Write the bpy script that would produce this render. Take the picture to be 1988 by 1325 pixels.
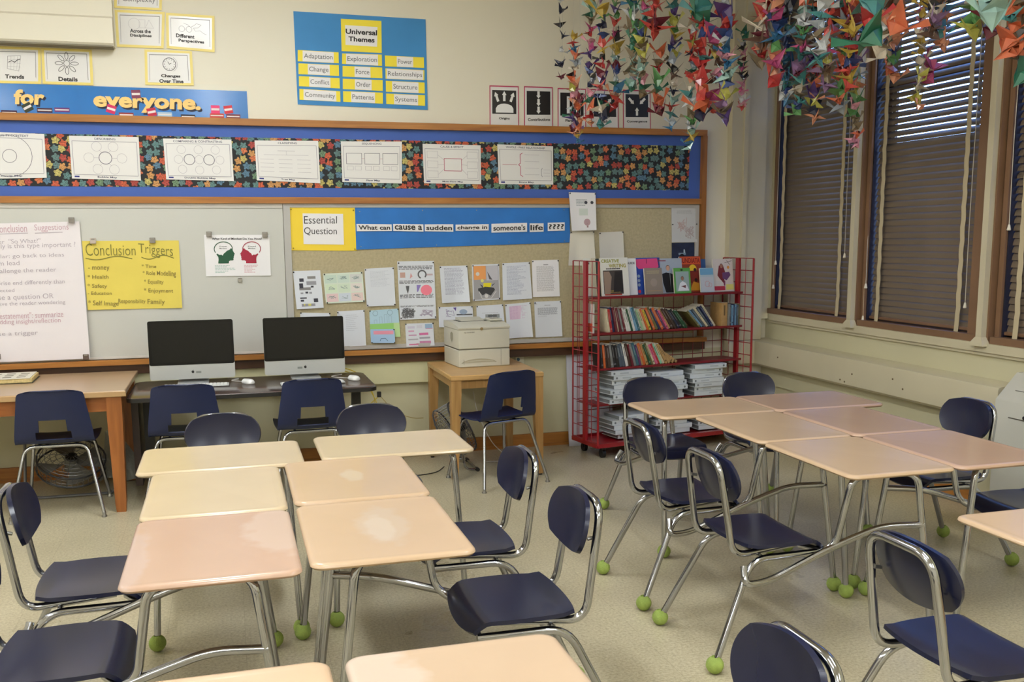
import bpy, bmesh, math, random
from mathutils import Vector, Matrix
SC = bpy.context.scene
COL = SC.collection
for o in list(bpy.data.objects):
    bpy.data.objects.remove(o, do_unlink=True)
R = math.radians

# ------------------------------------------------------------------ camera, world, exposure
cam_data = bpy.data.cameras.new('camera')
cam_data.sensor_fit = 'HORIZONTAL'
cam_data.sensor_width = 36.0
cam_data.lens = 36.0 * 1900.0 / 1988.0
cam_data.shift_y = 82.5 / 1988.0
cam_data.clip_start = 0.05
cam = bpy.data.objects.new('camera', cam_data)
COL.objects.link(cam)
_m = [[0.960496, 0.048424, -0.274049], [-0.278198, 0.141201, -0.950088], [-0.007311, 0.988796, 0.149095]]
cam.matrix_world = Matrix.Translation((0, 0, 1.59)) @ Matrix(_m).to_4x4()
SC.camera = cam
SC.view_settings.view_transform = 'Standard'
SC.view_settings.look = 'None'
SC.view_settings.exposure = -0.07
SC.view_settings.gamma = 1.0
SC.view_settings.use_curve_mapping = False
SC.cycles.max_bounces = 8
SC.cycles.transparent_max_bounces = 12
SC.cycles.caustics_reflective = False
SC.cycles.caustics_refractive = False
SC.cycles.sample_clamp_indirect = 6.0

world = bpy.data.worlds.new('world')
SC.world = world
world.use_nodes = True
nt = world.node_tree
for n in list(nt.nodes):
    nt.nodes.remove(n)
wo = nt.nodes.new('ShaderNodeOutputWorld')
bg = nt.nodes.new('ShaderNodeBackground')
sky = nt.nodes.new('ShaderNodeTexSky')
sky.sky_type = 'NISHITA'
sky.sun_disc = False
sky.sun_elevation = R(38)
sky.sun_rotation = R(200)
sky.air_density = 1.0
sky.dust_density = 0.6
nt.links.new(sky.outputs[0], bg.inputs[0])
bg.inputs[1].default_value = SKY_STRENGTH = 1.5
nt.links.new(bg.outputs[0], wo.inputs[0])
LAMP = 43.0            # strength of the ceiling fixtures' diffusers
LAMP_COL = (0.93, 0.975, 1.0)

# ------------------------------------------------------------------ materials
def lin(c):
    c = c / 255.0
    return c / 12.92 if c <= 0.04045 else ((c + 0.055) / 1.055) ** 2.4
def rgb(c, k=1.0):
    return (min(1, lin(c[0]) * k), min(1, lin(c[1]) * k), min(1, lin(c[2]) * k), 1)
MATS = {}
def mat(name, col, rough=0.6, metal=0.0, noise=None, bump=None, coat=0.0, spec=0.5, emit=None, wood=None, patch=None, spots=None):
    if name in MATS:
        return MATS[name]
    m = bpy.data.materials.new(name)
    m.use_nodes = True
    t = m.node_tree
    b = t.nodes['Principled BSDF']
    b.inputs['Base Color'].default_value = rgb(col)
    b.inputs['Roughness'].default_value = rough
    b.inputs['Metallic'].default_value = metal
    b.inputs['Coat Weight'].default_value = coat
    b.inputs['Coat Roughness'].default_value = 0.12
    b.inputs['Specular IOR Level'].default_value = spec
    m.diffuse_color = rgb(col)
    if noise or bump or wood or patch or spots:
        tc = t.nodes.new('ShaderNodeTexCoord')
    src = None
    if noise:
        sc_, amt = noise[0], noise[1]
        col2 = noise[2] if len(noise) > 2 else None
        n = t.nodes.new('ShaderNodeTexNoise')
        n.inputs['Scale'].default_value = sc_
        n.inputs['Detail'].default_value = 5
        t.links.new(tc.outputs['Object'], n.inputs['Vector'])
        r = t.nodes.new('ShaderNodeValToRGB')
        r.color_ramp.elements[0].position = 0.3
        r.color_ramp.elements[1].position = 0.7
        r.color_ramp.elements[0].color = rgb(col, 1 - amt)
        r.color_ramp.elements[1].color = rgb(col2) if col2 else rgb(col, 1 + amt)
        t.links.new(n.outputs[0], r.inputs[0])
        src = r.outputs[0]
    if wood:
        # grain along one object axis
        axis, sc_, dark = wood
        mp = t.nodes.new('ShaderNodeMapping')
        s = [sc_ * 14] * 3
        s[axis] = sc_
        mp.inputs['Scale'].default_value = s
        t.links.new(tc.outputs['Object'], mp.inputs[0])
        n = t.nodes.new('ShaderNodeTexNoise')
        n.inputs['Scale'].default_value = 1.6
        n.inputs['Detail'].default_value = 6
        n.inputs['Distortion'].default_value = 0.6
        t.links.new(mp.outputs[0], n.inputs['Vector'])
        r = t.nodes.new('ShaderNodeValToRGB')
        r.color_ramp.elements[0].position = 0.32
        r.color_ramp.elements[1].position = 0.68
        r.color_ramp.elements[0].color = rgb(dark)
        r.color_ramp.elements[1].color = rgb(col)
        t.links.new(n.outputs[0], r.inputs[0])
        src = r.outputs[0]
    if patch:
        col2, sc_, lo, hi = patch
        n = t.nodes.new('ShaderNodeTexNoise')
        n.inputs['Scale'].default_value = sc_
        n.inputs['Detail'].default_value = 2
        t.links.new(tc.outputs['Object'], n.inputs['Vector'])
        mr = t.nodes.new('ShaderNodeMapRange')
        mr.inputs['From Min'].default_value = lo
        mr.inputs['From Max'].default_value = hi
        t.links.new(n.outputs[0], mr.inputs['Value'])
        mx = t.nodes.new('ShaderNodeMix')
        mx.data_type = 'RGBA'
        t.links.new(mr.outputs[0], mx.inputs[0])
        if src:
            t.links.new(src, mx.inputs[6])
        else:
            mx.inputs[6].default_value = rgb(col)
        mx.inputs[7].default_value = rgb(col2)
        src = mx.outputs[2]
    for (cx, cy, sx, sy, scol, k) in spots or ():
        # a worn patch with its own place and outline, softly ragged
        mp = t.nodes.new('ShaderNodeMapping')
        mp.inputs['Location'].default_value = (-cx / sx, -cy / sy, 0)
        mp.inputs['Scale'].default_value = (1 / sx, 1 / sy, 0)
        t.links.new(tc.outputs['Object'], mp.inputs[0])
        ln = t.nodes.new('ShaderNodeVectorMath'); ln.operation = 'LENGTH'
        t.links.new(mp.outputs[0], ln.inputs[0])
        n = t.nodes.new('ShaderNodeTexNoise'); n.inputs['Scale'].default_value = 14
        t.links.new(tc.outputs['Object'], n.inputs['Vector'])
        ad = t.nodes.new('ShaderNodeMath'); ad.operation = 'MULTIPLY_ADD'; ad.inputs[1].default_value = .9
        t.links.new(n.outputs[0], ad.inputs[0]); t.links.new(ln.outputs['Value'], ad.inputs[2])
        mr = t.nodes.new('ShaderNodeMapRange')
        mr.inputs['From Min'].default_value = 1.25; mr.inputs['From Max'].default_value = 1.55
        mr.inputs['To Min'].default_value = k; mr.inputs['To Max'].default_value = 0
        t.links.new(ad.outputs[0], mr.inputs['Value'])
        mx = t.nodes.new('ShaderNodeMix'); mx.data_type = 'RGBA'
        t.links.new(mr.outputs[0], mx.inputs[0])
        if src: t.links.new(src, mx.inputs[6])
        else: mx.inputs[6].default_value = rgb(col)
        mx.inputs[7].default_value = rgb(scol)
        src = mx.outputs[2]
    if src:
        t.links.new(src, b.inputs['Base Color'])
    if bump:
        n = t.nodes.new('ShaderNodeTexNoise')
        n.inputs['Scale'].default_value = bump[0]
        n.inputs['Detail'].default_value = 3
        t.links.new(tc.outputs['Object'], n.inputs['Vector'])
        bp = t.nodes.new('ShaderNodeBump')
        bp.inputs['Strength'].default_value = bump[1]
        bp.inputs['Distance'].default_value = bump[2] if len(bump) > 2 else 0.002
        t.links.new(n.outputs[0], bp.inputs['Height'])
        t.links.new(bp.outputs[0], b.inputs['Normal'])
    if emit:
        b.inputs['Emission Color'].default_value = (*emit[0], 1)
        b.inputs['Emission Strength'].default_value = emit[1]
    MATS[name] = m
    return m
def pm(col, rough=0.75):
    """plain ink / paper colour"""
    return mat('ink_%02x%02x%02x' % tuple(int(c) for c in col), col, rough)

# ------------------------------------------------------------------ mesh building
class MB:
    def __init__(s):
        s.v, s.f, s.M = [], [], Matrix.Identity(4)
    def add(s, vs, fs):
        b = len(s.v)
        s.v += [tuple(s.M @ Vector(p)) for p in vs]
        s.f += [tuple(b + i for i in f) for f in fs]
        return s
    def box(s, x0, x1, y0, y1, z0, z1):
        return s.add([(x0, y0, z0), (x1, y0, z0), (x1, y1, z0), (x0, y1, z0), (x0, y0, z1), (x1, y0, z1), (x1, y1, z1), (x0, y1, z1)],
                     [(0, 3, 2, 1), (4, 5, 6, 7), (0, 1, 5, 4), (1, 2, 6, 5), (2, 3, 7, 6), (3, 0, 4, 7)])
    def cbox(s, c, sz):
        return s.box(c[0] - sz[0] / 2, c[0] + sz[0] / 2, c[1] - sz[1] / 2, c[1] + sz[1] / 2, c[2] - sz[2] / 2, c[2] + sz[2] / 2)
    def bbox(s, x0, x1, y0, y1, z0, z1, b=0.003):
        """box with chamfered vertical edges and chamfered top and bottom"""
        rings = [(b, z0), (0, z0 + b), (0, z1 - b), (b, z1)]
        a, c = (x1 - x0) / 2, (y1 - y0) / 2
        return s.loft([[(p[0] + (x0 + x1) / 2, p[1] + (y0 + y1) / 2, z) for p in rrect(a - i, c - i, max(b - i, 0.0002), 2)] for i, z in rings])
    def loft(s, rings, cap=True, closed=True):
        n = len(rings[0])
        vs = [p for r in rings for p in r]
        fs = []
        for i in range(len(rings) - 1):
            for j in range(n if closed else n - 1):
                k = (j + 1) % n
                fs.append((i * n + j, i * n + k, (i + 1) * n + k, (i + 1) * n + j))
        if cap:
            fs.append(tuple(reversed(range(n))))
            fs.append(tuple((len(rings) - 1) * n + j for j in range(n)))
        return s.add(vs, fs)
    def cyl(s, p0, p1, r0, r1=None, n=12, cap=True):
        r1 = r0 if r1 is None else r1
        return s.tube([p0, p1], r0, n, rads=[r0, r1], cap=cap)
    def tube(s, pts, r, n=8, closed=False, rads=None, cap=True):
        P = [Vector(p) for p in pts]
        m = len(P)
        T = []
        for i in range(m):
            if closed:
                t = P[(i + 1) % m] - P[i - 1]
            elif i == 0:
                t = P[1] - P[0]
            elif i == m - 1:
                t = P[-1] - P[-2]
            else:
                t = (P[i + 1] - P[i]).normalized() + (P[i] - P[i - 1]).normalized()
            T.append(t.normalized() if t.length > 1e-9 else Vector((0, 0, 1)))
        up = Vector((0, 0, 1)) if abs(T[0].z) < 0.9 else Vector((1, 0, 0))
        N = (up - T[0] * up.dot(T[0])).normalized()
        rings = []
        for i in range(m):
            N = (N - T[i] * N.dot(T[i]))
            N = N.normalized() if N.length > 1e-6 else T[i].orthogonal().normalized()
            B = T[i].cross(N)
            rr = rads[i] if rads else r
            rings.append([tuple(P[i] + (N * math.cos(a) + B * math.sin(a)) * rr) for a in [2 * math.pi * k / n for k in range(n)]])
        if closed:
            rings.append(rings[0])
            return s.loft(rings, cap=False)
        return s.loft(rings, cap=cap)
    def lathe(s, prof, n=16, c=(0, 0, 0), axis='z'):
        rings = []
        for r, h in prof:
            ring = []
            for k in range(n):
                a = 2 * math.pi * k / n
                x, y = r * math.cos(a), r * math.sin(a)
                p = {'z': (x, y, h), 'x': (h, x, y), 'y': (y, h, x)}[axis]
                ring.append((c[0] + p[0], c[1] + p[1], c[2] + p[2]))
            rings.append(ring)
        return s.loft(rings)
    def ball(s, c, r, n=14, m=9, sz=1.0):
        prof = [(max(1e-4, r * math.sin(math.pi * i / m)), -r * sz * math.cos(math.pi * i / m)) for i in range(m + 1)]
        return s.lathe(prof, n, c)
    def prism(s, poly, z0, z1):
        return s.loft([[(x, y, z0) for x, y in poly], [(x, y, z1) for x, y in poly]])
    def sheet(s, fn, nu, nv, th):
        """double-sided curved sheet; fn(u, v) gives the front face, u and v run 0..1"""
        P = [[Vector(fn(i / nu, j / nv)) for j in range(nv + 1)] for i in range(nu + 1)]
        F, B = [], []
        for i in range(nu + 1):
            for j in range(nv + 1):
                du = P[min(i + 1, nu)][j] - P[max(i - 1, 0)][j]
                dv = P[i][min(j + 1, nv)] - P[i][max(j - 1, 0)]
                n = du.cross(dv)
                n = n.normalized() if n.length > 1e-12 else Vector((0, 0, 1))
                F.append(P[i][j])
                B.append(P[i][j] - n * th)
        N = len(F)
        w = nv + 1
        fs = []
        for i in range(nu):
            for j in range(nv):
                a = (i * w + j, (i + 1) * w + j, (i + 1) * w + j + 1, i * w + j + 1)
                fs.append(a)
                fs.append(tuple(N + k for k in reversed(a)))
        rim = [i * w for i in range(nu + 1)] + [nu * w + j for j in range(1, nv + 1)] + [i * w + nv for i in range(nu - 1, -1, -1)] + [j for j in range(nv - 1, 0, -1)]
        for k in range(len(rim)):
            a, b = rim[k], rim[(k + 1) % len(rim)]
            fs.append((a, N + a, N + b, b))
        return s.add([tuple(p) for p in F + B], fs)
    def mesh(s, name, m, smooth=40):
        me = bpy.data.meshes.new(name)
        me.from_pydata(s.v, [], s.f)
        me.materials.append(m)
        if smooth:
            me.shade_smooth()
            me.set_sharp_from_angle(angle=R(smooth))
        me.update()
        return me
    def build(s, name, m, parent=None, smooth=40, loc=None, rot=None):
        o = bpy.data.objects.new(name, s.mesh(name, m, smooth))
        COL.objects.link(o)
        if parent:
            o.parent = parent
        if loc:
            o.location = loc
        if rot:
            o.rotation_euler = rot
        return o
def rrect(a, b, r, n=4):
    r = max(min(r, a, b), 0.0001)
    out = []
    for cx, cy, a0 in ((a - r, b - r, 0), (-a + r, b - r, 90), (-a + r, -b + r, 180), (a - r, -b + r, 270)):
        for k in range(n + 1):
            t = R(a0 + 90.0 * k / n)
            out.append((cx + r * math.cos(t), cy + r * math.sin(t)))
    return out
def fillet(pts, r, n=5):
    P = [Vector(p) for p in pts]
    out = [P[0]]
    for i in range(1, len(P) - 1):
        a, b, c = P[i - 1], P[i], P[i + 1]
        u, v = (a - b), (c - b)
        rr = r[i - 1] if isinstance(r, (list, tuple)) else r
        d = min(rr, u.length * 0.49, v.length * 0.49)
        p0, p2 = b + u.normalized() * d, b + v.normalized() * d
        for k in range(n + 1):
            t = k / n
            out.append(p0 * (1 - t) ** 2 + b * 2 * t * (1 - t) + p2 * t * t)
    out.append(P[-1])
    return out
def tag(o, label=None, cat=None, group=None, kind=None):
    if label: o['label'] = label
    if cat: o['category'] = cat
    if group: o['group'] = group
    if kind: o['kind'] = kind
    return o
def thing(name, label, cat, loc=(0, 0, 0), rz=0.0, group=None):
    o = bpy.data.objects.new(name, None)
    o.empty_display_size = 0.1
    COL.objects.link(o)
    o.location = loc
    o.rotation_euler = (0, 0, rz)
    return tag(o, label, cat, group)
def struct(name, mb, m, parent=None, smooth=40):
    o = mb.build(name, m, parent, smooth)
    if not parent: o['kind'] = 'structure'
    return o
def copy_tree(o, parent=None):
    c = o.copy()
    COL.objects.link(c)
    c.parent = parent
    for ch in list(o.children):
        copy_tree(ch, c)
    return c

# common materials
M_WALL = mat('wall_paint', (222, 216, 199), 0.55, noise=(0.7, 0.03), bump=(60, 0.12, 0.001))
M_WALL2 = mat('darker_wall_tone', (198, 192, 160), 0.5, noise=(1.3, 0.05), bump=(50, 0.15, 0.001))  # yellower and darker than the main wall tone; right wall, lower back wall
M_TRIM = mat('stained_oak_trim', (178, 120, 54), 0.4, wood=(0, 1.2, (146, 90, 36)))
M_TRIMV = mat('stained_oak_trim_vertical', (160, 104, 46), 0.4, wood=(2, 1.2, (126, 78, 32)))
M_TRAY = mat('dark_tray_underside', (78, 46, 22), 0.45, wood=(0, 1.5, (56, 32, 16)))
M_CHROME = mat('chrome_tube', (172, 173, 178), 0.13, 1.0, noise=(9, 0.07))
M_NAVY = mat('navy_plastic', (22, 26, 52), 0.27, noise=(3, 0.10), bump=(220, 0.10, 0.0005))
M_NAVY2 = mat('navy_shell_plastic', (17, 30, 70), 0.4, noise=(3, 0.10), bump=(220, 0.2, 0.0005))
M_BLACK = mat('black_plastic', (24, 22, 22), 0.45)
M_BALL = mat('tennis_ball_felt', (148, 168, 84), 0.95, noise=(18, 0.22), bump=(260, 0.9, 0.004))
M_PIN = mat('dark_pin', (38, 38, 42), 0.3)
M_STEEL = mat('grey_steel', (150, 148, 144), 0.35, 0.9)

# ------------------------------------------------------------------ room shell
def floor_material():
    m = bpy.data.materials.new('speckled_vinyl_floor')
    m.use_nodes = True
    t = m.node_tree
    b = t.nodes['Principled BSDF']
    tc = t.nodes.new('ShaderNodeTexCoord')
    n1 = t.nodes.new('ShaderNodeTexNoise'); n1.inputs['Scale'].default_value = 85; n1.inputs['Detail'].default_value = 6; n1.inputs['Roughness'].default_value = 0.7
    n2 = t.nodes.new('ShaderNodeTexNoise'); n2.inputs['Scale'].default_value = 1.7; n2.inputs['Detail'].default_value = 4
    t.links.new(tc.outputs['Object'], n1.inputs['Vector']); t.links.new(tc.outputs['Object'], n2.inputs['Vector'])
    r1 = t.nodes.new('ShaderNodeValToRGB')
    e = r1.color_ramp.elements
    e[0].position = 0.28; e[0].color = rgb((150, 139, 112))
    e[1].position = 0.68; e[1].color = rgb((210, 202, 176))
    x = e.new(0.48); x.color = rgb((188, 177, 148))
    t.links.new(n1.outputs[0], r1.inputs[0])
    r2 = t.nodes.new('ShaderNodeValToRGB')
    r2.color_ramp.elements[0].position = 0.3; r2.color_ramp.elements[0].color = (0.86, 0.85, 0.83, 1)
    r2.color_ramp.elements[1].position = 0.7; r2.color_ramp.elements[1].color = (1.05, 1.05, 1.05, 1)
    t.links.new(n2.outputs[0], r2.inputs[0])
    mx = t.nodes.new('ShaderNodeMix'); mx.data_type = 'RGBA'; mx.blend_type = 'MULTIPLY'; mx.inputs[0].default_value = 1
    t.links.new(r1.outputs[0], mx.inputs[6]); t.links.new(r2.outputs[0], mx.inputs[7])
    br = t.nodes.new('ShaderNodeTexBrick')
    br.offset = 0.0
    br.inputs['Scale'].default_value = 1.0
    br.inputs['Brick Width'].default_value = 0.3048
    br.inputs['Row Height'].default_value = 0.3048
    br.inputs['Mortar Size'].default_value = 0.0009
    br.inputs['Color1'].default_value = (1, 1, 1, 1); br.inputs['Color2'].default_value = (0.955, 0.955, 0.95, 1); br.inputs['Mortar'].default_value = (0.72, 0.7, 0.66, 1)
    t.links.new(tc.outputs['Object'], br.inputs['Vector'])
    mx2 = t.nodes.new('ShaderNodeMix'); mx2.data_type = 'RGBA'; mx2.blend_type = 'MULTIPLY'; mx2.inputs[0].default_value = 1
    t.links.new(mx.outputs[2], mx2.inputs[6]); t.links.new(br.outputs['Color'], mx2.inputs[7])
    t.links.new(mx2.outputs[2], b.inputs['Base Color'])
    rr = t.nodes.new('ShaderNodeMapRange'); rr.inputs['To Min'].default_value = 0.22; rr.inputs['To Max'].default_value = 0.38
    t.links.new(n2.outputs[0], rr.inputs['Value']); t.links.new(rr.outputs[0], b.inputs['Roughness'])
    bp = t.nodes.new('ShaderNodeBump'); bp.inputs['Strength'].default_value = 0.05; bp.inputs['Distance'].default_value = 0.0005
    t.links.new(n1.outputs[0], bp.inputs['Height']); t.links.new(bp.outputs[0], b.inputs['Normal'])
    return m
XL, XR, YB, YF, ZC = -4.6, 4.15, 7.0, -2.6, 3.55
SILL, HEAD = 0.97, 3.44
struct('floor', MB().box(XL, XR + .3, YF, YB, -0.1, 0), floor_material(), smooth=0)
struct('ceiling', MB().box(XL - .2, XR + .3, YF - .2, YB + .2, ZC, ZC + .1), mat('ceiling_tile', (225, 220, 205), 0.8, noise=(30, 0.05)), smooth=0)
struct('wall_back', MB().box(XL - .2, XR + .3, YB, YB + .2, -0.1, ZC), M_WALL, smooth=0)
struct('wall_left', MB().box(XL - .2, XL, YF, YB, -0.1, ZC), M_WALL, smooth=0)
struct('wall_front', MB().box(XL - .2, XR + .3, YF - .2, YF, -0.1, ZC), M_WALL, smooth=0)
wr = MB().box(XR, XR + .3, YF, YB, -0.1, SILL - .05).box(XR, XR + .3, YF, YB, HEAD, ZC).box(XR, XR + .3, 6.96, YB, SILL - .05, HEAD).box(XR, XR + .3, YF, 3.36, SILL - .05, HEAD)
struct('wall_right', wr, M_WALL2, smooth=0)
# window sill moulding, heater trough and pilasters
M_CREAM = mat('cream_gloss_paint', (196, 187, 160), 0.35, noise=(2.0, 0.05), bump=(35, 0.15, 0.001))
struct('trim_1', MB().box(XR - .035, XR, YF, 6.9, SILL - .055, SILL - .005).box(XR - .02, XR, YF, 6.9, SILL - .075, SILL - .055), M_CREAM)
tr = MB()
tr.loft([[(4.148, y, .765), (4.148, y, .55), (4.03, y, .555), (4.0, y, .575), (4.0, y, .735), (4.005, y, .75), (4.02, y, .755)] for y in (4.32, 6.99)])
tr.loft([[(x, 6.998, .765), (x, 6.998, .55), (x, 6.93, .555), (x, 6.90, .575), (x, 6.90, .735), (x, 6.905, .75), (x, 6.92, .755)] for x in (3.77, 4.02)])
o = struct('trim_2', tr, M_CREAM)
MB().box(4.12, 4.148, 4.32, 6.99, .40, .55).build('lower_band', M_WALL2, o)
sb = MB()
for y, z in ((6.55, .66), (5.62, .655), (5.2, .68), (5.1, .63), (5.75, .60), (5.70, .592)):
    sb.cyl((3.999, y, z), (3.996, y, z), .006, n=8)
sb.build('screw', mat('rust_spot', (110, 92, 66), .8), o)
struct('baseboard_back', MB().box(XL, 4.15, 6.978, 7.0, 0, .098).box(XL, 4.15, 6.97, 6.99, 0, .02), M_TRIM)
struct('baseboard_right', MB().box(4.125, 4.149, YF, 6.97, 0, .098), mat('stained_oak_side', (178, 120, 54), .4, wood=(1, 1.2, (146, 90, 36))))
pl = MB().box(3.77, 4.07, 6.93, 7.0, .76, ZC).box(3.87, 3.905, 6.915, 6.94, .76, ZC).box(4.0701, 4.149, 6.965, 7.0, .92, ZC)
struct('trim_3', pl, M_CREAM)
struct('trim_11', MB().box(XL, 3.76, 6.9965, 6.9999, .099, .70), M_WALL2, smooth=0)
# frieze board rails
def Zat(x, z): return z
struct('trim_4', MB().box(XL, 3.575, 6.955, 7.0, 2.335 - .0, 2.335 + .045), M_TRIM)
struct('trim_5', MB().box(XL, 3.545, 6.955, 7.0, 1.822, 1.864), M_TRIM)
struct('trim_6', MB().box(3.535, 3.575, 6.95, 7.0, .80, 2.335 + .0), M_TRIMV)
o = struct('trim_7', MB().box(XL, 3.58, 6.90, 7.0, .762, .79).box(XL, 3.58, 6.905, 6.915, .785, .797), M_TRIM)
MB().box(XL, 3.575, 6.925, 6.999, .70, .762).build('tray_underside', M_TRAY, o)
# surface raceway under the tray
o = struct('trim_8', MB().box(XL, 1.70, 6.945, 7.0, .545, .70), mat('cream_raceway', (204, 199, 160), .4, noise=(3, .04)))
# projector screen housing, upper left
hs = MB().loft([[(x, 6.999, 3.12), (x, 6.999, 2.80), (x, 6.90, 2.80), (x, 6.885, 2.815), (x, 6.885, 2.965), (x, 6.93, 2.985), (x, 6.93, 3.12)] for x in (-2.6, -.62)])
hs = hs.build('wall_housing', M_WALL)
tag(hs, 'long cream painted housing box fixed high on the wall, upper left', 'housing')
MB().box(-2.59, -.63, 6.89, 6.99, 2.792, 2.80).build('underside_strip', mat('housing_underside', (120, 112, 92), .6), hs)  # thin darker strip along the housing's underside

# ------------------------------------------------------------------ windows
M_FRAME = mat('brown_window_steel', (122, 92, 68), .45, noise=(4, .06))
M_NAVYF = mat('dark_navy_jamb', (28, 28, 44), .5)
M_GLASS = None
def glass():
    m = bpy.data.materials.new('window_glass'); m.use_nodes = True
    t = m.node_tree
    for n in list(t.nodes): t.nodes.remove(n)
    o = t.nodes.new('ShaderNodeOutputMaterial'); g = t.nodes.new('ShaderNodeBsdfGlossy'); tr = t.nodes.new('ShaderNodeBsdfTransparent')
    tr.inputs[0].default_value = (.72, .80, 1.0, 1); g.inputs['Roughness'].default_value = 0.02
    mx = t.nodes.new('ShaderNodeMixShader')
    mx.inputs[0].default_value = 0.07; t.links.new(tr.outputs[0], mx.inputs[1]); t.links.new(g.outputs[0], mx.inputs[2]); t.links.new(mx.outputs[0], o.inputs[0])
    return m
M_GLASS = glass()
M_SLAT = mat('bronze_blind_slat', (118, 103, 86), .36, .2, noise=(5, .06))
M_TAPE = mat('cream_ladder_tape', (186, 172, 142), .8, bump=(200, .4, .002))
M_CORD = mat('blind_cord', (196, 188, 170), .7)
slat_me = {}
def window(n, y0, y1):
    """steel window between y0 (near) and y1 (far)"""
    f = MB()
    fx0, fx1 = 4.165, 4.36
    for a, b in ((y0, y0 + .035), (y1 - .035, y1)):
        f.box(fx0, fx1, a, b, SILL, HEAD)
    f.box(fx0 - .03, fx1, y0, y1, SILL - .005, SILL + .035)
    f.box(fx0 + .02, fx1, y0, y1, HEAD - .05, HEAD)
    w = struct('window_%d' % n, f, M_FRAME)
    sash = MB().box(4.27, 4.31, y0 + .03, y1 - .03, 2.52, 2.59).box(4.27, 4.31, y0 + .03, y0 + .09, SILL + .03, HEAD - .04).box(4.27, 4.31, y1 - .09, y1 - .03, SILL + .03, HEAD - .04).box(4.27, 4.31, y0 + .03, y1 - .03, SILL + .03, SILL + .10)
    sash.build('sash', M_FRAME, w)
    MB().box(4.288, 4.292, y0 + .06, y1 - .06, SILL + .05, 2.54).box(4.288, 4.292, y0 + .06, y1 - .06, 2.57, HEAD - .03).build('pane', M_GLASS, w)
    MB().box(4.18, 4.35, y1 - .045, y1 - .034, SILL + .03, HEAD - .04).build('jamb_strip', M_NAVYF, w)  # thin dark navy strip in the gap beside the blind
    return w
def blind(n, y0, y1, tapes, label, open_z, open_t=55):
    X = 4.215
    r = thing('venetian_blind', label, 'blind', (X, (y0 + y1) / 2, SILL + .05), 0, 'brown venetian blinds')
    L = y1 - y0
    def slat_mesh(L):
        k = round(L, 3)
        if k not in slat_me:
            mb = MB()
            sec = [(-.025, -.0015), (-.012, .0022), (0, .0035), (.012, .0022), (.025, -.0015)]
            rings = []
            for y in (-L / 2, L / 2):
                rings.append([(x, y, z) for x, z in sec] + [(x, y, z - .0012) for x, z in reversed(sec)])
            mb.loft(rings)
            slat_me[k] = mb.mesh('slat', M_SLAT, 60)
        return slat_me[k]
    me = slat_mesh(L)
    z = .035; i = 0
    rnd = random.Random(n)
    while z < HEAD - SILL - .14:
        Z = SILL + .05 + z
        o = bpy.data.objects.new('slat', me)
        COL.objects.link(o); o.parent = r
        o.location = (0, 0, z)
        t = 67 if Z < open_z else open_t
        o.rotation_euler = (0, R(-t + rnd.uniform(-1.5, 1.5)), R(rnd.uniform(-.12, .12)))
        z += .0405; i += 1
    top = z
    MB().bbox(-.025, .025, -L / 2, L / 2, -.005, .016, .004).build('bottom_rail', M_FRAME, r)
    MB().box(-.03, .03, -L / 2, L / 2, top, top + .05).build('head_rail', M_FRAME, r)
    for ty in tapes:
        dy = ty - (y0 + y1) / 2
        t = MB()
        pts = [(-.031 + .003 * math.sin(k * 1.9), z_) for k, z_ in enumerate([-.03 + q * (top + .03) / 60 for q in range(61)])]
        pts[0] = (-.045, -.038); pts[1] = (-.036, -.01)
        t.loft([[(x, dy - .018, z_), (x, dy + .018, z_), (x + .0015, dy + .018, z_), (x + .0015, dy - .018, z_)] for x, z_ in pts])
        t.build('ladder_tape', M_TAPE, r)
        MB().box(.029, .0305, dy - .018, dy + .018, 0, top).build('ladder_tape', M_TAPE, r)
    return r, top
def cord(r, y, z0, top, x=-.05):
    yc = r.location.y
    c = MB().tube([(x, y - yc, z0 - r.location.z + .03), (x + .004, y - yc + .01, z0 - r.location.z + .5), (x + .01, y - yc + .004, top)], .0022, 6)
    c = c.build('pull_cord', M_CORD, r)
    MB().lathe([(.001, .035), (.006, .03), (.011, .004), (.008, 0), (.001, 0)], 8, (x, y - yc, z0 - r.location.z)).build('tassel', mat('tassel', (222, 214, 196), .4), c)
W1 = (5.865, 6.955); W2 = (4.68, 5.785); W3 = (3.42, 4.555)
window(1, *W1); window(2, *W2); window(3, *W3)
# heavy brown mullions and the cream cover strips between the windows
mu = MB().box(4.13, 4.36, 5.795, 5.862, SILL - .01, HEAD).box(4.13, 4.36, 4.565, 4.677, SILL - .01, HEAD).box(4.145, 4.2, 4.66, 4.745, SILL, HEAD).box(4.145, 4.2, 5.85, 5.915, SILL, HEAD).box(4.13, 4.36, 3.36, 3.43, SILL - .01, HEAD)
struct('trim_9', mu, M_FRAME)
st = MB()
for y in (5.826, 4.60):
    st.box(4.095, 4.131, y - .022, y + .022, SILL - .0, HEAD)
    st.loft([[(4.131 - a, y - b, z), (4.131 - a, y + b, z), (4.131, y + b, z), (4.131, y - b, z)] for a, b, z in ((.05, .05, SILL - .02), (.05, .045, SILL + .0), (.037, .024, SILL + .03))])
struct('trim_10', st, M_CREAM)
b1, top = blind(1, 5.925, 6.90, (6.855, 6.09), 'brown venetian blind of the far window, next to the room corner', 2.42, 66)
b2, top = blind(2, 4.755, 5.73, (5.64, 4.88), 'brown venetian blind of the middle window, upper slats glowing with daylight', 2.17, 52)
b3, top = blind(3, 3.49, 4.53, (4.42, 3.7), 'brown venetian blind of the nearest window at the right edge', 1.7, 60)
cord(b1, 6.925, 1.16, top); cord(b1, 6.90, 1.35, top); cord(b1, 6.0, 1.42, top)
cord(b2, 5.745, 1.22, top); cord(b2, 5.76, 1.0, top); cord(b2, 4.80, 1.15, top)
cord(b3, 4.50, 1.6, top)

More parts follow.
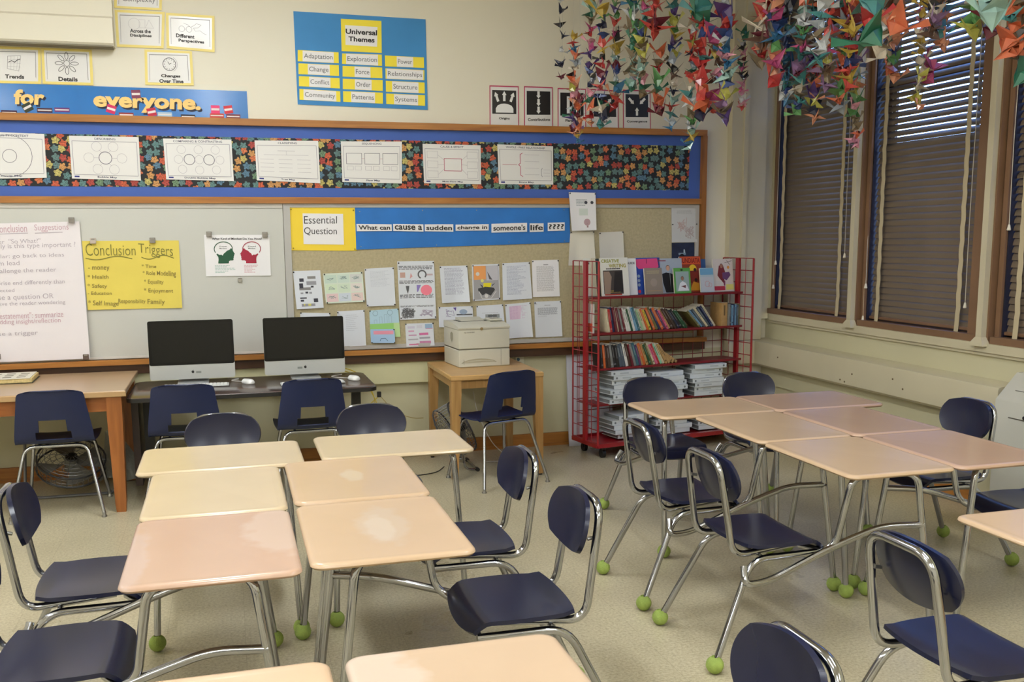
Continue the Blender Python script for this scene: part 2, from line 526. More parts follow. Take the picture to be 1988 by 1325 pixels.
# ------------------------------------------------------------------ ceiling lights (above the frame)
M_DIFF = mat('lamp_diffuser', (255, 250, 235), .6, emit=(LAMP_COL, LAMP))
def ceiling_light(x, y, label):
    t = thing('ceiling_light', label, 'ceiling light', (x, y, ZC - .1), 0, 'ceiling lights')
    MB().box(-.17, .17, -.64, .64, .02, .098).build('housing', mat('white_enamel', (230, 228, 220), .4), t)
    MB().loft([[(-.15, y_, .02), (-.13, y_, -.03), (.13, y_, -.03), (.15, y_, .02)] for y_ in (-.62, .62)]).build('diffuser', M_DIFF, t)
for j, y in enumerate((-1.0, 1.9, 5.0)):
    for i, x in enumerate((-2.9, -.1, 2.6)):
        if i == 2 and j == 2: continue
        if i == 2 and j == 1: x = 1.9  # extra unseen fixture, added to brighten the right desk cluster
        ceiling_light(x, y, 'long unseen fluorescent ceiling light, %s row, %s of three' % (('rear', 'middle', 'front')[j], ('left', 'centre', 'right')[i]))

# ------------------------------------------------------------------ combo desks
BE, CRM, PK = (194, 165, 134), (196, 175, 143), (186, 153, 130)
def top_mat(name, col, light, spots=()):
    return mat(name, col, .26, noise=(2.2, .05), patch=(light, 2.1, .5, .72), coat=.25, spots=spots)
TOPS = [top_mat('beige_desk_laminate', BE, (200, 172, 142)),
        top_mat('cream_desk_laminate', CRM, (200, 180, 146)),
        top_mat('pink_beige_desk_laminate', PK, (192, 162, 138)),
        top_mat('beige_laminate_worn_centre', BE, (190, 168, 146), [(0, .01, .042, .135, (200, 182, 162), .55), (-.01, -.02, .08, .2, (192, 176, 160), .4)]),
        top_mat('beige_laminate_worn_edge', BE, (190, 168, 146), [(0, -.03, .04, .09, (196, 180, 160), .6)]),
        top_mat('pink_laminate_worn_corner', PK, (184, 156, 140), [(.20, .10, .12, .24, (194, 172, 156), .6), (-.22, -.1, .05, .3, (188, 166, 156), .5)]),
        top_mat('beige_laminate_worn_side', (190, 164, 138), (192, 168, 144), [(.20, -.05, .12, .4, (198, 180, 166), .7)])]
def disk_map(u, v, k=.5):
    """square -1..1 to a rounded square"""
    du, dv = u * math.sqrt(1 - v * v / 2), v * math.sqrt(1 - u * u / 2)
    return u + (du - u) * k, v + (dv - v) * k
class DeskMeshes: pass
DM = DeskMeshes()
def make_desk_meshes():
    H = .72
    rings = []
    for ins, z in ((.016, H - .021), (.005, H - .0175), (0, H - .011), (.002, H - .0045), (.008, H - .0008), (.016, H), (.030, H - .0012), (.034, H - .0014)):
        rings.append([(x, y, z) for x, y in rrect(.231 - ins, .314 - ins, .038 - ins * .6, 6)])
    DM.top = [MB().loft(rings).mesh('desktop', m, 50) for m in TOPS]
    # seat: dished, waterfall front
    def seat(u, v):
        a, b = disk_map(2 * u - 1, 2 * v - 1, .34)
        x = -.404 + a * .178
        y = b * .197
        z = .452 - .012 * (1 - b * b) * (1 - .5 * (a + .3) ** 2)
        if a > .62: z -= .055 * ((a - .62) / .38) ** 1.6
        if a < -.7: z += .010 * ((-a - .7) / .3)
        return (x, y, z)
    DM.seat = MB().sheet(seat, 18, 14, .013).mesh('seat', M_NAVY, 50)
    def back(u, v):
        a, b = disk_map(2 * u - 1, 2 * v - 1, .78)
        y = -a * .172
        z = .688 + b * .095
        x = -.632 - (z - .69) * .22 + 1.15 * y * y - .012 * (1 - b * b)
        return (x, y, z)
    DM.back = MB().sheet(back, 16, 12, .014).mesh('backrest', M_NAVY, 50)
    r = .0133
    # backrest hoop: runs under the seat, bends up, over the top and back
    hoop = []
    for s in (1, -1):
        side = [(-.33, s * .12, .422), (-.612, s * .150, .407), (-.668, s * .132, .768)]
        if s == -1: side = side[::-1]
        hoop += side
    hoop = fillet(hoop, [.06, .075, .075, .06], 7)
    DM.hoop = MB().tube(hoop, r, 10).mesh('back_frame', M_CHROME, 50)
    DM.screws = [MB().cyl((-.650, s * .122, .66), (-.628, s * .122, .655), .006, n=8).mesh('screw', M_STEEL, 50) for s in (-1, 1)]
    def rear(s):
        return fillet([(-.26, s * .165, .395), (-.545, s * .17, .395), (-.722, s * .237, .03)], [.07], 6)
    def front(s):
        return fillet([(.02, s * .17, .69), (.105, s * .245, .69), (.187, s * .275, .03)], [.045], 5)
    DM.legs = []
    for s in (-1, 1):
        DM.legs.append((MB().tube(rear(s), r, 9).mesh('leg', M_CHROME, 50), (-.722, s * .237)))
        DM.legs.append((MB().tube(front(s), r, 9).mesh('leg', M_CHROME, 50), (.187, s * .275)))
    bb = MB()
    prof = [(.001, -.033)] + [(.033 * math.sin(math.pi * i / 10), -.033 * math.cos(math.pi * i / 10)) for i in range(1, 9)] + [(.013, .0315), (.011, .026)]
    bb.lathe(prof, 16)
    DM.ball = bb.mesh('tennis_ball', M_BALL, 60)
    # post that rises from the seat frame to the desktop, and the low bar on the sitter's right
    post = fillet([(-.30, -.10, .405), (-.245, -.185, .40), (-.205, -.20, .44), (-.165, -.225, .69), (-.06, -.225, .695)], [.04, .04, .05], 5)
    DM.post = MB().tube(post, r, 9).mesh('support_post', M_CHROME, 50)
    bar = fillet([(-.585, -.185, .375), (-.60, -.222, .318), (-.50, -.212, .318), (-.21, -.20, .425), (-.02, -.21, .485), (.136, -.257, .492)], [.04, .05, .09, .06], 6)
    DM.bar = MB().tube(bar, r, 9).mesh('side_bar', M_CHROME, 50)
    DM.cross = [MB().tube([(x, -.165, .398), (x, .165, .398)], .009, 8).mesh('seat_brace', M_CHROME, 50) for x in (-.27, -.50)]
    pl = MB().box(-.16, -.04, -.24, -.20, .692, .6985).box(-.02, .14, -.26, -.15, .692, .6985).box(-.02, .14, .15, .26, .692, .6985)
    pl.tube([(.02, -.17, .687), (.02, .17, .687)], .009, 8)
    DM.plate = pl.mesh('mounting_plate', mat('dull_steel', (120, 112, 100), .4, .8), 50)
make_desk_meshes()
def combo_desk(x, y, rot, label, top=0, dz=0.0):
    t = thing('combo_desk', label, 'school desk', (x, y, 0), R(rot), 'tubular steel combo desks with navy seats')
    def part(name, me, loc=None, parent=None):
        o = bpy.data.objects.new(name, me)
        COL.objects.link(o); o.parent = parent or t
        if loc: o.location = loc
        return o
    part('desktop', DM.top[top])
    part('seat', DM.seat); bk = part('backrest', DM.back); [part('screw', q_, None, bk) for q_ in DM.screws]
    part('back_frame', DM.hoop); part('support_post', DM.post); part('side_bar', DM.bar)
    [part('seat_brace', q_) for q_ in DM.cross]; part('mounting_plate', DM.plate)
    for me, (fx, fy) in DM.legs:
        l = part('leg', me)
        part('tennis_ball', DM.ball, (fx, fy, .0335), l)
    return t
ax, bx = -.076, .408
combo_desk(-.055, 4.045, -90, 'combo desk at the far left of the left cluster, in front of the computer table', 1)
combo_desk(.64, 4.085, -90, 'combo desk at the far right of the left cluster, its seat beyond it', 1)
combo_desk(ax, 3.488, 0, 'left cluster combo desk, middle of left column, pale top', 1)
combo_desk(ax, 2.85, 0, 'left cluster combo desk, front of left column, pinkish top with lighter corner', 5)
combo_desk(bx, 3.53, 180, 'left cluster combo desk, middle of right column, chair nearer the printer table', 4)
combo_desk(bx, 2.88, 180, 'left cluster combo desk, front of right column, pale worn patch on top', 3)
combo_desk(-.066, 1.655, 0, 'combo desk cut off by the bottom edge, left of the nearest pair', 0)
combo_desk(.425, 1.655, 180, 'combo desk cut off by the bottom edge, right of the nearest pair', 6)
combo_desk(2.295, 4.485, -90, 'right cluster combo desk at the far end, in front of the red book rack', 0)
combo_desk(2.925, 4.485, -90, 'right cluster combo desk at the far end, nearest the window wall', 2)
combo_desk(2.365, 3.925, 0, 'right cluster combo desk, middle left, chair facing the windows', 0)
combo_desk(2.365, 3.285, 0, 'right cluster combo desk, front left, navy seat with white glint', 0)
combo_desk(2.84, 3.925, 180, 'right cluster combo desk, middle right, its oval back against the window wall', 2)
combo_desk(2.84, 3.285, 180, 'right cluster combo desk, front right, touching the right edge of the picture', 2)
combo_desk(2.365, 2.145, 0, 'combo desk at the lower right corner, worn chrome backrest hoop in front', 0)

# ------------------------------------------------------------------ flat things: papers, posters, book covers
_tx = {}
def text_geo(s, bold=0.0):
    k = (s, bold)
    if k in _tx: return _tx[k]
    cu = bpy.data.curves.new('t', 'FONT')
    cu.body = s; cu.resolution_u = 3; cu.offset = bold
    o = bpy.data.objects.new('t', cu)
    COL.objects.link(o)
    bpy.context.view_layer.update()
    me = bpy.data.meshes.new_from_object(o.evaluated_get(bpy.context.evaluated_depsgraph_get()))
    vs = [tuple(v.co) for v in me.vertices]; fs = [tuple(p.vertices) for p in me.polygons]
    bpy.data.objects.remove(o); bpy.data.curves.remove(cu); bpy.data.meshes.remove(me)
    x0, x1 = min(v[0] for v in vs), max(v[0] for v in vs); y0, y1 = min(v[1] for v in vs), max(v[1] for v in vs)
    _tx[k] = ([((v[0] - x0) / (x1 - x0), (y1 - v[1]) / (y1 - y0)) for v in vs], fs, (x1 - x0) / (y1 - y0))
    return _tx[k]
class Panel:
    """a sheet given by its four 3-D corners (TL, TR, BR, BL); everything on it is laid out in u, v"""
    def __init__(s, name, quad, m, normal=(0, -1, 0), th=.0012, label=None, cat=None, group=None, curl=0.0, parent=None, seg=6, kind=None):
        q = [Vector(p) for p in quad]
        s.c = sum(q, Vector()) / 4
        s.q = [p - s.c for p in q]
        s.n = Vector(normal).normalized()
        s.th, s.curl, s.parts = th, curl, {}
        s.rnd = random.Random(name + (label or ''))
        s.ph = s.rnd.uniform(0, 6)
        s.w = ((q[1] - q[0]).length + (q[2] - q[3]).length) / 2
        s.h = ((q[3] - q[0]).length + (q[2] - q[1]).length) / 2
        g = seg if curl else 1
        mb = MB()
        F = [s.pt(i / g, j / g, 0) for i in range(g + 1) for j in range(g + 1)]
        B = [p - s.n * th for p in F]
        N = len(F); w = g + 1; fs = []
        for i in range(g):
            for j in range(g):
                a = (i * w + j, i * w + j + 1, (i + 1) * w + j + 1, (i + 1) * w + j)
                fs += [a, tuple(N + k for k in reversed(a))]
        rim = [i * w for i in range(g + 1)] + [g * w + j for j in range(1, g + 1)] + [i * w + g for i in range(g - 1, -1, -1)] + [j for j in range(g - 1, 0, -1)]
        for k in range(len(rim)):
            a, b = rim[k], rim[(k + 1) % len(rim)]
            fs.append((a, b, N + b, N + a))
        mb.add(F + B, fs)
        s.root = mb.build(name, m, parent, 60 if curl else 0)
        if not parent: s.root.location = s.c
        else: s.root.location = s.c - parent.location
        tag(s.root, label, cat, group, kind)
    def pt(s, u, v, off=0.0):
        a = s.q[0].lerp(s.q[1], u); b = s.q[3].lerp(s.q[2], u)
        z = s.th + off
        if s.curl:
            z += s.curl * (abs(math.sin(3.3 * u + s.ph)) * .35 * (.3 + v) + (.5 * (2 * abs(u - .5)) ** 3 + .2) * v * v * .8)
        return a.lerp(b, v) + s.n * z
    def uv(s, p):
        """u, v of a 3-D point near the sheet"""
        p = Vector(p) - s.c
        u = v = .5
        for _ in range(6):
            a = s.q[0].lerp(s.q[1], u); b = s.q[3].lerp(s.q[2], u)
            d = p - a.lerp(b, v)
            eu = (s.q[1] - s.q[0]).lerp(s.q[2] - s.q[3], v); ev = b - a
            u += d.dot(eu) / eu.length_squared; v += d.dot(ev) / ev.length_squared
        return u, v
    def mb(s, name, m):
        k = (name, m.name)
        if name in ('word_card', 'book_picture', 'title_card'): k = (name, len(s.parts))
        if k not in s.parts: s.parts[k] = (MB(), m)
        return s.parts[k][0]
    def poly(s, pts, m, name='drawing', off=.0006):
        s.mb(name, m).add([s.pt(u, v, off) for u, v in pts], [tuple(range(len(pts)))])
        return s
    def rect(s, u0, v0, u1, v1, m, name='drawing', off=.0006):
        k = 4 if s.curl else 1
        for i in range(k):
            for j in range(k):
                a, b = u0 + (u1 - u0) * i / k, u0 + (u1 - u0) * (i + 1) / k
                c, d = v0 + (v1 - v0) * j / k, v0 + (v1 - v0) * (j + 1) / k
                s.poly([(a, c), (b, c), (b, d), (a, d)], m, name, off)
        return s
    def line(s, pts, wd, m, name='drawing', off=.0008, closed=False):
        P = [Vector((u * s.w, v * s.h)) for u, v in pts]
        if closed: P.append(P[0])
        for a, b in zip(P, P[1:]):
            d = b - a
            if d.length < 1e-6: continue
            n = Vector((-d.y, d.x)).normalized() * wd / 2
            e = d.normalized() * wd * .3
            s.poly([((p.x) / s.w, (p.y) / s.h) for p in (a - e + n, b + e + n, b + e - n, a - e - n)], m, name, off)
        return s
    def ring(s, u, v, r, wd, m, name='drawing', n=20, off=.0008, a0=0, a1=360):
        P = [(u + r * math.cos(R(a0 + (a1 - a0) * k / n)) / s.w, v + r * math.sin(R(a0 + (a1 - a0) * k / n)) / s.h) for k in range(n + 1)]
        return s.line(P, wd, m, name, off)
    def disc(s, u, v, r, m, name='drawing', n=16, off=.0007, ky=1.0):
        return s.poly([(u + r * math.cos(2 * math.pi * k / n) / s.w, v + r * ky * math.sin(2 * math.pi * k / n) / s.h) for k in range(n)], m, name, off)
    def border(s, i, wd, m, name='border'):
        a, b, x, y = i / s.w, i / s.h, wd / s.w, wd / s.h
        s.rect(a, b, 1 - a, b + y, m, name); s.rect(a, 1 - b - y, 1 - a, 1 - b, m, name)
        s.rect(a, b + y, a + x, 1 - b - y, m, name); s.rect(1 - a - x, b + y, 1 - a, 1 - b - y, m, name)
        return s
    def text(s, t, u0, v0, u1, v1, m, bold=0.0, name='lettering', off=.001, keep=False):
        P, F, asp = text_geo(t, bold)
        if keep:
            w = min(u1 - u0, (v1 - v0) * s.h * asp / s.w)
            c = (u0 + u1) / 2; u0, u1 = c - w / 2, c + w / 2
        s.mb(name, m).add([s.pt(u0 + (u1 - u0) * a, v0 + (v1 - v0) * b, off) for a, b in P], F)
        return s
    def textq(s, t, quad, m, bold=0.0, name='lettering', off=.001):
        P, F, asp = text_geo(t, bold)
        q = [s.uv(p) for p in quad]
        out = []
        for a, b in P:
            x = [q[0][k] * (1 - a) * (1 - b) + q[1][k] * a * (1 - b) + q[2][k] * a * b + q[3][k] * (1 - a) * b for k in (0, 1)]
            out.append(s.pt(x[0], x[1], off))
        s.mb(name, m).add(out, F)
        return s
    def lines(s, u0, v0, u1, v1, n, m, fill=.45, ragged=.25, name='printed_text'):
        for k in range(n):
            v = v0 + (v1 - v0) * k / n
            e = u1 - (u1 - u0) * s.rnd.uniform(0, ragged)
            x = u0
            while x < e - .01:
                w = min(e - x, s.rnd.uniform(.05, .14) * (u1 - u0))
                s.poly([(x, v), (x + w, v), (x + w, v + (v1 - v0) / n * fill), (x, v + (v1 - v0) / n * fill)], m, name)
                x += w + .018 * (u1 - u0)
        return s
    def scribble(s, u0, v0, u1, v1, n, m, wd=.0015, name='drawing'):
        P = [(s.rnd.uniform(u0, u1), s.rnd.uniform(v0, v1)) for _ in range(n)]
        return s.line(P, wd, m, name)
    def pins(s, pts, m=None, r=.0055):
        for u, v in pts:
            p = s.pt(u, v, 0)
            b = MB()
            e = Vector((1, 0, 0)) if abs(s.n.x) < .9 else Vector((0, 1, 0))
            b.tube([p, p + s.n * .004, p + s.n * .010, p + s.n * .012], r, 8, rads=[r * .55, r * .6, r, r * .8])
            b.build('push_pin', m or M_PIN, s.root)
        return s
    def done(s):
        for (name, _), (b, m) in s.parts.items():
            o = b.build(name, m, s.root, 0)
            if name not in ('word_card', 'book_picture', 'title_card', 'card'): o['kind'] = 'stuff'
        return s.root
def wq(pts, y=6.983):
    return [(x, y, z) for x, z in pts]
INK = pm((46, 44, 44)); GREY = pm((132, 130, 130)); LGREY = pm((176, 174, 176)); BLUEGREY = pm((120, 122, 150))
WHITE = mat('white_paper', (232, 230, 232), .55); WHITE2 = mat('cool_white_paper', (214, 218, 226), .6)
LAMIN = mat('laminated_white', (222, 220, 218), .34, coat=.15)
YEL = mat('yellow_card', (240, 220, 60), .55); YELP = mat('pale_yellow_card', (230, 210, 120), .45)
BLUEP = mat('blue_poster_paper', (58, 134, 196), .6, noise=(4, .06)); BLUEB = mat('bright_blue_paper', (36, 112, 190), .6, noise=(5, .10))
ROYAL = mat('royal_blue_backing', (66, 96, 172), .7, noise=(3, .07), bump=(6, .3, .004))

# boards
wb = MB().box(XL, 0.385, 6.984, 7.0, .80, 1.822).build('whiteboard', mat('grey_white_board', (196, 196, 190), .28, noise=(1.2, .03)))
tag(wb, 'grey-white whiteboard on the left half of the back wall', 'whiteboard')
MB().box(XL, 0.385, 6.977, 6.985, 1.792, 1.822).box(XL, 0.385, 6.977, 6.985, .797, .812).build('frame', mat('pale_frame', (206, 202, 196), .4), wb)
cb = MB().box(0.434, 3.53, 6.984, 7.0, .80, 1.822).build('tack_board', mat('tan_burlap', (178, 166, 134), .95, noise=(60, .10), bump=(300, .5, .002)))
tag(cb, 'tan fabric tack board on the right half of the back wall', 'bulletin board')
MB().box(0.389, 3.53, 6.974, 6.985, 1.795, 1.822).box(0.389, 0.434, 6.972, 6.99, .80, 1.822).box(0.389, 3.53, 6.974, 6.985, .797, .825).box(3.50, 3.53, 6.974, 6.985, .825, 1.795).build('frame', mat('grey_board_frame', (178, 176, 172), .4), cb)
fr = MB().box(XL, 3.535, 6.986, 6.998, 1.864, 2.335).build('frieze_board', ROYAL)
tag(fr, 'long royal blue papered frieze board above the whiteboard', 'bulletin board')
def fabric():
    m = bpy.data.materials.new('star_print_border'); m.use_nodes = True
    t = m.node_tree; b = t.nodes['Principled BSDF']; b.inputs['Roughness'].default_value = .7
    N = t.nodes.new; L = t.links.new
    tc = N('ShaderNodeTexCoord'); sx = N('ShaderNodeSeparateXYZ'); cx = N('ShaderNodeCombineXYZ')
    L(tc.outputs['Object'], sx.inputs[0]); L(sx.outputs[0], cx.inputs[0]); L(sx.outputs[2], cx.inputs[1])
    vo = N('ShaderNodeTexVoronoi'); vo.voronoi_dimensions = '2D'; vo.inputs['Scale'].default_value = 19.5; vo.inputs['Randomness'].default_value = .62
    L(cx.outputs[0], vo.inputs['Vector'])
    # vector from the cell centre, scaled like the texture
    sc = N('ShaderNodeVectorMath'); sc.operation = 'SUBTRACT'
    L(cx.outputs[0], sc.inputs[0]); L(vo.outputs['Position'], sc.inputs[1])
    s2 = N('ShaderNodeSeparateXYZ'); L(sc.outputs[0], s2.inputs[0])
    at = N('ShaderNodeMath'); at.operation = 'ARCTAN2'; L(s2.outputs[1], at.inputs[0]); L(s2.outputs[0], at.inputs[1])
    sep = N('ShaderNodeSeparateColor'); L(vo.outputs['Color'], sep.inputs[0])
    m5 = N('ShaderNodeMath'); m5.operation = 'MULTIPLY_ADD'; m5.inputs[1].default_value = 5; L(at.outputs[0], m5.inputs[0])
    ph = N('ShaderNodeMath'); ph.operation = 'MULTIPLY'; ph.inputs[1].default_value = 6.28; L(sep.outputs[0], ph.inputs[0]); L(ph.outputs[0], m5.inputs[2])
    co = N('ShaderNodeMath'); co.operation = 'COSINE'; L(m5.outputs[0], co.inputs[0])
    rad = N('ShaderNodeMath'); rad.operation = 'MULTIPLY_ADD'; rad.inputs[1].default_value = .0045; rad.inputs[2].default_value = .0220; L(co.outputs[0], rad.inputs[0])
    ln = N('ShaderNodeVectorMath'); ln.operation = 'LENGTH'; L(sc.outputs[0], ln.inputs[0])
    lt = N('ShaderNodeMath'); lt.operation = 'LESS_THAN'; L(ln.outputs['Value'], lt.inputs[0]); L(rad.outputs[0], lt.inputs[1])
    cr = N('ShaderNodeValToRGB'); cr.color_ramp.interpolation = 'CONSTANT'
    cols = [(196, 92, 62), (92, 128, 128), (200, 146, 88), (110, 138, 108), (170, 70, 62), (96, 124, 124), (190, 176, 104), (88, 122, 146), (206, 116, 74)]
    e = cr.color_ramp.elements
    e[0].color = rgb(cols[0]); e[1].position = 1 / 9; e[1].color = rgb(cols[1])
    for k in range(2, 9):
        x = e.new(k / 9); x.color = rgb(cols[k])
    L(sep.outputs[1], cr.inputs[0])
    n = N('ShaderNodeTexNoise'); n.inputs['Scale'].default_value = 130; L(cx.outputs[0], n.inputs['Vector'])
    nr = N('ShaderNodeMapRange'); nr.inputs['From Min'].default_value = .3; nr.inputs['From Max'].default_value = .7; nr.inputs['To Min'].default_value = .35; nr.inputs['To Max'].default_value = 1.35
    L(n.outputs[0], nr.inputs['Value'])
    mm = N('ShaderNodeMix'); mm.data_type = 'RGBA'; mm.blend_type = 'MULTIPLY'; mm.inputs[0].default_value = 1; L(cr.outputs[0], mm.inputs[6]); L(nr.outputs[0], mm.inputs[7])
    mx = N('ShaderNodeMix'); mx.data_type = 'RGBA'; L(lt.outputs[0], mx.inputs[0]); mx.inputs[6].default_value = rgb((26, 28, 32)); L(mm.outputs[2], mx.inputs[7])
    L(mx.outputs[2], b.inputs['Base Color'])
    return m
p = Panel('patterned_border', wq([(-1.512, 2.258), (3.441, 2.261), (3.439, 1.928), (-1.538, 1.929)], 6.985), fabric(), th=.0015, label='black border paper with orange and teal stars along the blue frieze', cat='border')
p.done()

# thinking-map charts on the frieze
def chart(name, quad, title, foot, lab):
    p = Panel(name, wq(quad, 6.981), LAMIN, th=.0015, label=lab, cat='chart', group='white charts on the blue frieze', curl=.004)
    dk = pm((84, 84, 104)); thin = pm((150, 146, 156))
    p.text(title[0], title[1], .035, title[2], .085, dk, .012, name='title')
    a = .035
    p.line([(a, .12), (1 - a, .12), (1 - a, .90), (a, .90)], .003, thin, 'border', closed=True)
    p.text(foot[0], foot[1], .925, foot[2], .975, pm((60, 62, 90)), .015, name='caption')
    if name != 'circle': p.rect(.04, .93, .11, .965, pm((52, 56, 130)), 'stamp')
    return p
TH = pm((176, 170, 178)); TD = pm((110, 108, 120)); TR_ = pm((186, 96, 120))
p = chart('circle_chart', [(-1.497, 2.265), (-1.077, 2.255), (-1.081, 1.981), (-1.512, 1.97)], ('DEFINING IN CONTEXT', .22, .78), ('Circle Map', .38, .67), 'circle map chart at the left edge, two concentric rings')
p.ring(.51, .51, .130, .003, TD, n=32); p.ring(.51, .51, .041, .003, TD); p.done()
p = chart('bubble_chart', [(-0.932, 2.248), (-0.513, 2.247), (-0.515, 1.968), (-0.932, 1.978)], ('DESCRIBING', .36, .66), ('Bubble Map', .37, .65), 'bubble map chart, one ring among six small rings')
p.ring(.5, .5, .039, .004, TD)
for k in range(6): p.ring(.5 + .100 * math.cos(R(60 * k)) / p.w, .5 + .083 * math.sin(R(60 * k)) / p.h, .030, .002, TH); p.line([(.5 + .040 * math.cos(R(60 * k)) / p.w, .5 + .040 * math.sin(R(60 * k)) / p.h), (.5 + .069 * math.cos(R(60 * k)) / p.w, .5 + .056 * math.sin(R(60 * k)) / p.h)], .002, TH)
p.done()
p = chart('double_bubble_chart', [(-0.362, 2.241), (0.07, 2.243), (0.073, 1.97), (-0.357, 1.977)], ('COMPARING & CONTRASTING', .14, .86), ('Double Bubble Map', .27, .73), 'double bubble map chart, two dark rings amid pale rings')
for u in (.36, .65): p.ring(u, .5, .034, .004, TD)
for u, v in ((.505, .5), (.2, .5), (.81, .5), (.25, .26), (.5, .26), (.75, .26), (.25, .74), (.5, .75), (.75, .74)): p.ring(u, v, .027, .002, TH)
p.done()
p = chart('tree_chart', [(0.22, 2.24), (0.643, 2.245), (0.647, 1.96), (0.224, 1.976)], ('CLASSIFYING', .36, .66), ('Tree Map', .38, .6), 'tree map chart with faint ruled branches, glare across it')
p.line([(.35, .25), (.62, .25)], .003, TH); p.line([(.485, .25), (.485, .35)], .002, TH); p.line([(.13, .35), (.83, .35)], .002, TH)
for k in range(4):
    for j in range(3): p.line([(.07 + j * .29, .46 + k * .1), (.28 + j * .29, .46 + k * .1)], .002, TH)
p.done()
p = chart('flow_chart', [(0.797, 2.245), (1.222, 2.252), (1.215, 1.962), (0.798, 1.97)], ('SEQUENCING', .34, .66), ('Flow Map', .4, .63), 'flow map chart, three boxes in a row over small boxes')
for j in range(3):
    u = .08 + j * .3
    p.line([(u, .29), (u + .25, .29), (u + .25, .55), (u, .55)], .003, TD, closed=True)
    p.line([(u + .25, .42), (u + .3, .42)] if j < 2 else [(u, .55), (u + .25, .55)], .002, TR_)
    for q in range(2): p.line([(u + .01 + q * .13, .6), (u + .11 + q * .13, .6), (u + .11 + q * .13, .7), (u + .01 + q * .13, .7)], .002, TH, closed=True)
p.done()
p = chart('multi_flow_chart', [(1.369, 2.239), (1.792, 2.236), (1.791, 1.961), (1.374, 1.965)], ('CAUSE & EFFECT', .3, .7), ('Multi-Flow Map', .32, .68), 'multi flow map chart, red centre box between six boxes')
p.line([(.36, .36), (.66, .36), (.66, .67), (.36, .67)], .004, TR_, closed=True)
for k in range(3):
    v = .18 + k * .25
    for u, e in ((.07, 1), (.76, -1)):
        p.line([(u, v), (u + .18, v), (u + .18, v + .17), (u, v + .17)], .002, TH, closed=True)
        p.line([(u + (.18 if e > 0 else 0), v + .09), (.36 if e > 0 else .66, .4 + k * .11)], .002, TH)
p.done()
p = chart('brace_chart', [(1.916, 2.245), (2.34, 2.238), (2.34, 1.963), (1.925, 1.963)], ('WHOLE - PART RELATIONSHIP', .15, .85), ('Brace Map', .37, .64), 'brace map chart with a red curly brace, last of the charts')
p.line([(.08, .5), (.34, .5)], .003, TR_)
p.line([(.44, .2), (.40, .24), (.40, .46), (.37, .5), (.40, .54), (.40, .76), (.44, .8)], .005, TR_)
for k in range(4): p.line([(.48, .24 + k * .17), (.74, .24 + k * .17)], .002, TH)
p.line([(.80, .58), (.78, .62), (.78, .76), (.8, .8)], .003, TD)
for k in range(3): p.line([(.82, .62 + k * .08), (.94, .62 + k * .08)], .002, TH)
p.done()

# cards with yellow borders, upper left
def ycard(name, quad, words, lab, y=6.9985):
    p = Panel(name, wq(quad, y), YELP, th=.0015, label=lab, cat='sign', group='yellow edged cards high on the wall', curl=.006)
    a, b = .055, .07
    p.rect(a, b, 1 - a, 1 - b, LAMIN, 'card', off=.0006)
    g = pm((120, 118, 118))
    p.line([(a + .045, b + .07), (1 - a - .05, b + .06)], .004, g, 'border', off=.0012); p.line([(1 - a - .05, b + .06), (1 - a - .045, 1 - b - .07)], .003, g, 'border', off=.0012)
    p.line([(a + .045, b + .07), (a + .04, 1 - b - .06)], .002, g, 'border', off=.0012)
    for t, u0, v0, u1, v1 in words: p.text(t, u0, v0, u1, v1, INK, .035, off=.0014)
    return p
p = ycard('complexity_card', [(-0.598, 3.245), (-0.309, 3.253), (-0.325, 3.052), (-0.612, 3.052)], [], 'yellow edged card reading Complexity, cut by the top edge of the picture')
p.text('Complexity', .17, .60, .86, .82, pm((110, 108, 110)), .0, off=.0014); p.done()
p = ycard('disciplines_card', [(-0.611, 3.043), (-0.306, 3.044), (-0.327, 2.814), (-0.611, 2.813)], [('Across the', .29, .50, .72, .60), ('Disciplines', .29, .63, .74, .73)], 'yellow edged card reading Across the Disciplines, circle square and triangle')
g = pm((190, 186, 188))
p.ring(.38, .36, .035, .002, g, off=.0014); p.line([(.48, .24), (.60, .24), (.60, .46), (.48, .46)], .002, g, off=.0014, closed=True); p.line([(.68, .24), (.78, .46), (.61, .46)], .002, g, off=.0014, closed=True); p.done()
p = ycard('perspectives_card', [(-0.301, 3.04), (0.002, 3.036), (-0.009, 2.804), (-0.308, 2.817)], [('Different', .2, .56, .58, .67), ('Perspectives', .25, .70, .78, .81)], 'yellow edged card reading Different Perspectives, with spectacles')
g = pm((140, 136, 138))
p.ring(.32, .42, .018, .002, g, off=.0014); p.ring(.47, .42, .018, .002, g, off=.0014); p.line([(.38, .42), (.41, .42)], .002, g, off=.0014)
p.line([(.36, .26), (.45, .30), (.5, .36), (.58, .30), (.62, .25), (.72, .28), (.66, .36), (.56, .38), (.6, .46), (.7, .44), (.76, .5), (.83, .54)], .002, g, off=.0014); p.done()
p = ycard('trends_card', [(-1.35, 2.786), (-1.062, 2.788), (-1.076, 2.565), (-1.364, 2.562)], [('Trends', .285, .76, .665, .87)], 'yellow edged card reading Trends with a small graph, at the left edge')
p.line([(.34, .26), (.60, .24), (.56, .66), (.33, .60)], .002, g, off=.0014, closed=True)
for k in range(1, 4): p.line([(.34, .26 + k * .09), (.595, .25 + k * .1)], .001, g, off=.0014); p.line([(.34 + k * .065, .26), (.34 + k * .06, .62)], .001, g, off=.0014)
p.line([(.36, .42), (.42, .38), (.48, .42), (.53, .36), (.585, .33)], .004, INK, off=.0016); p.done()
p = ycard('details_card', [(-1.06, 2.788), (-0.763, 2.789), (-0.767, 2.568), (-1.065, 2.567)], [('Details', .31, .79, .69, .91)], 'yellow edged card reading Details with a daisy outline')
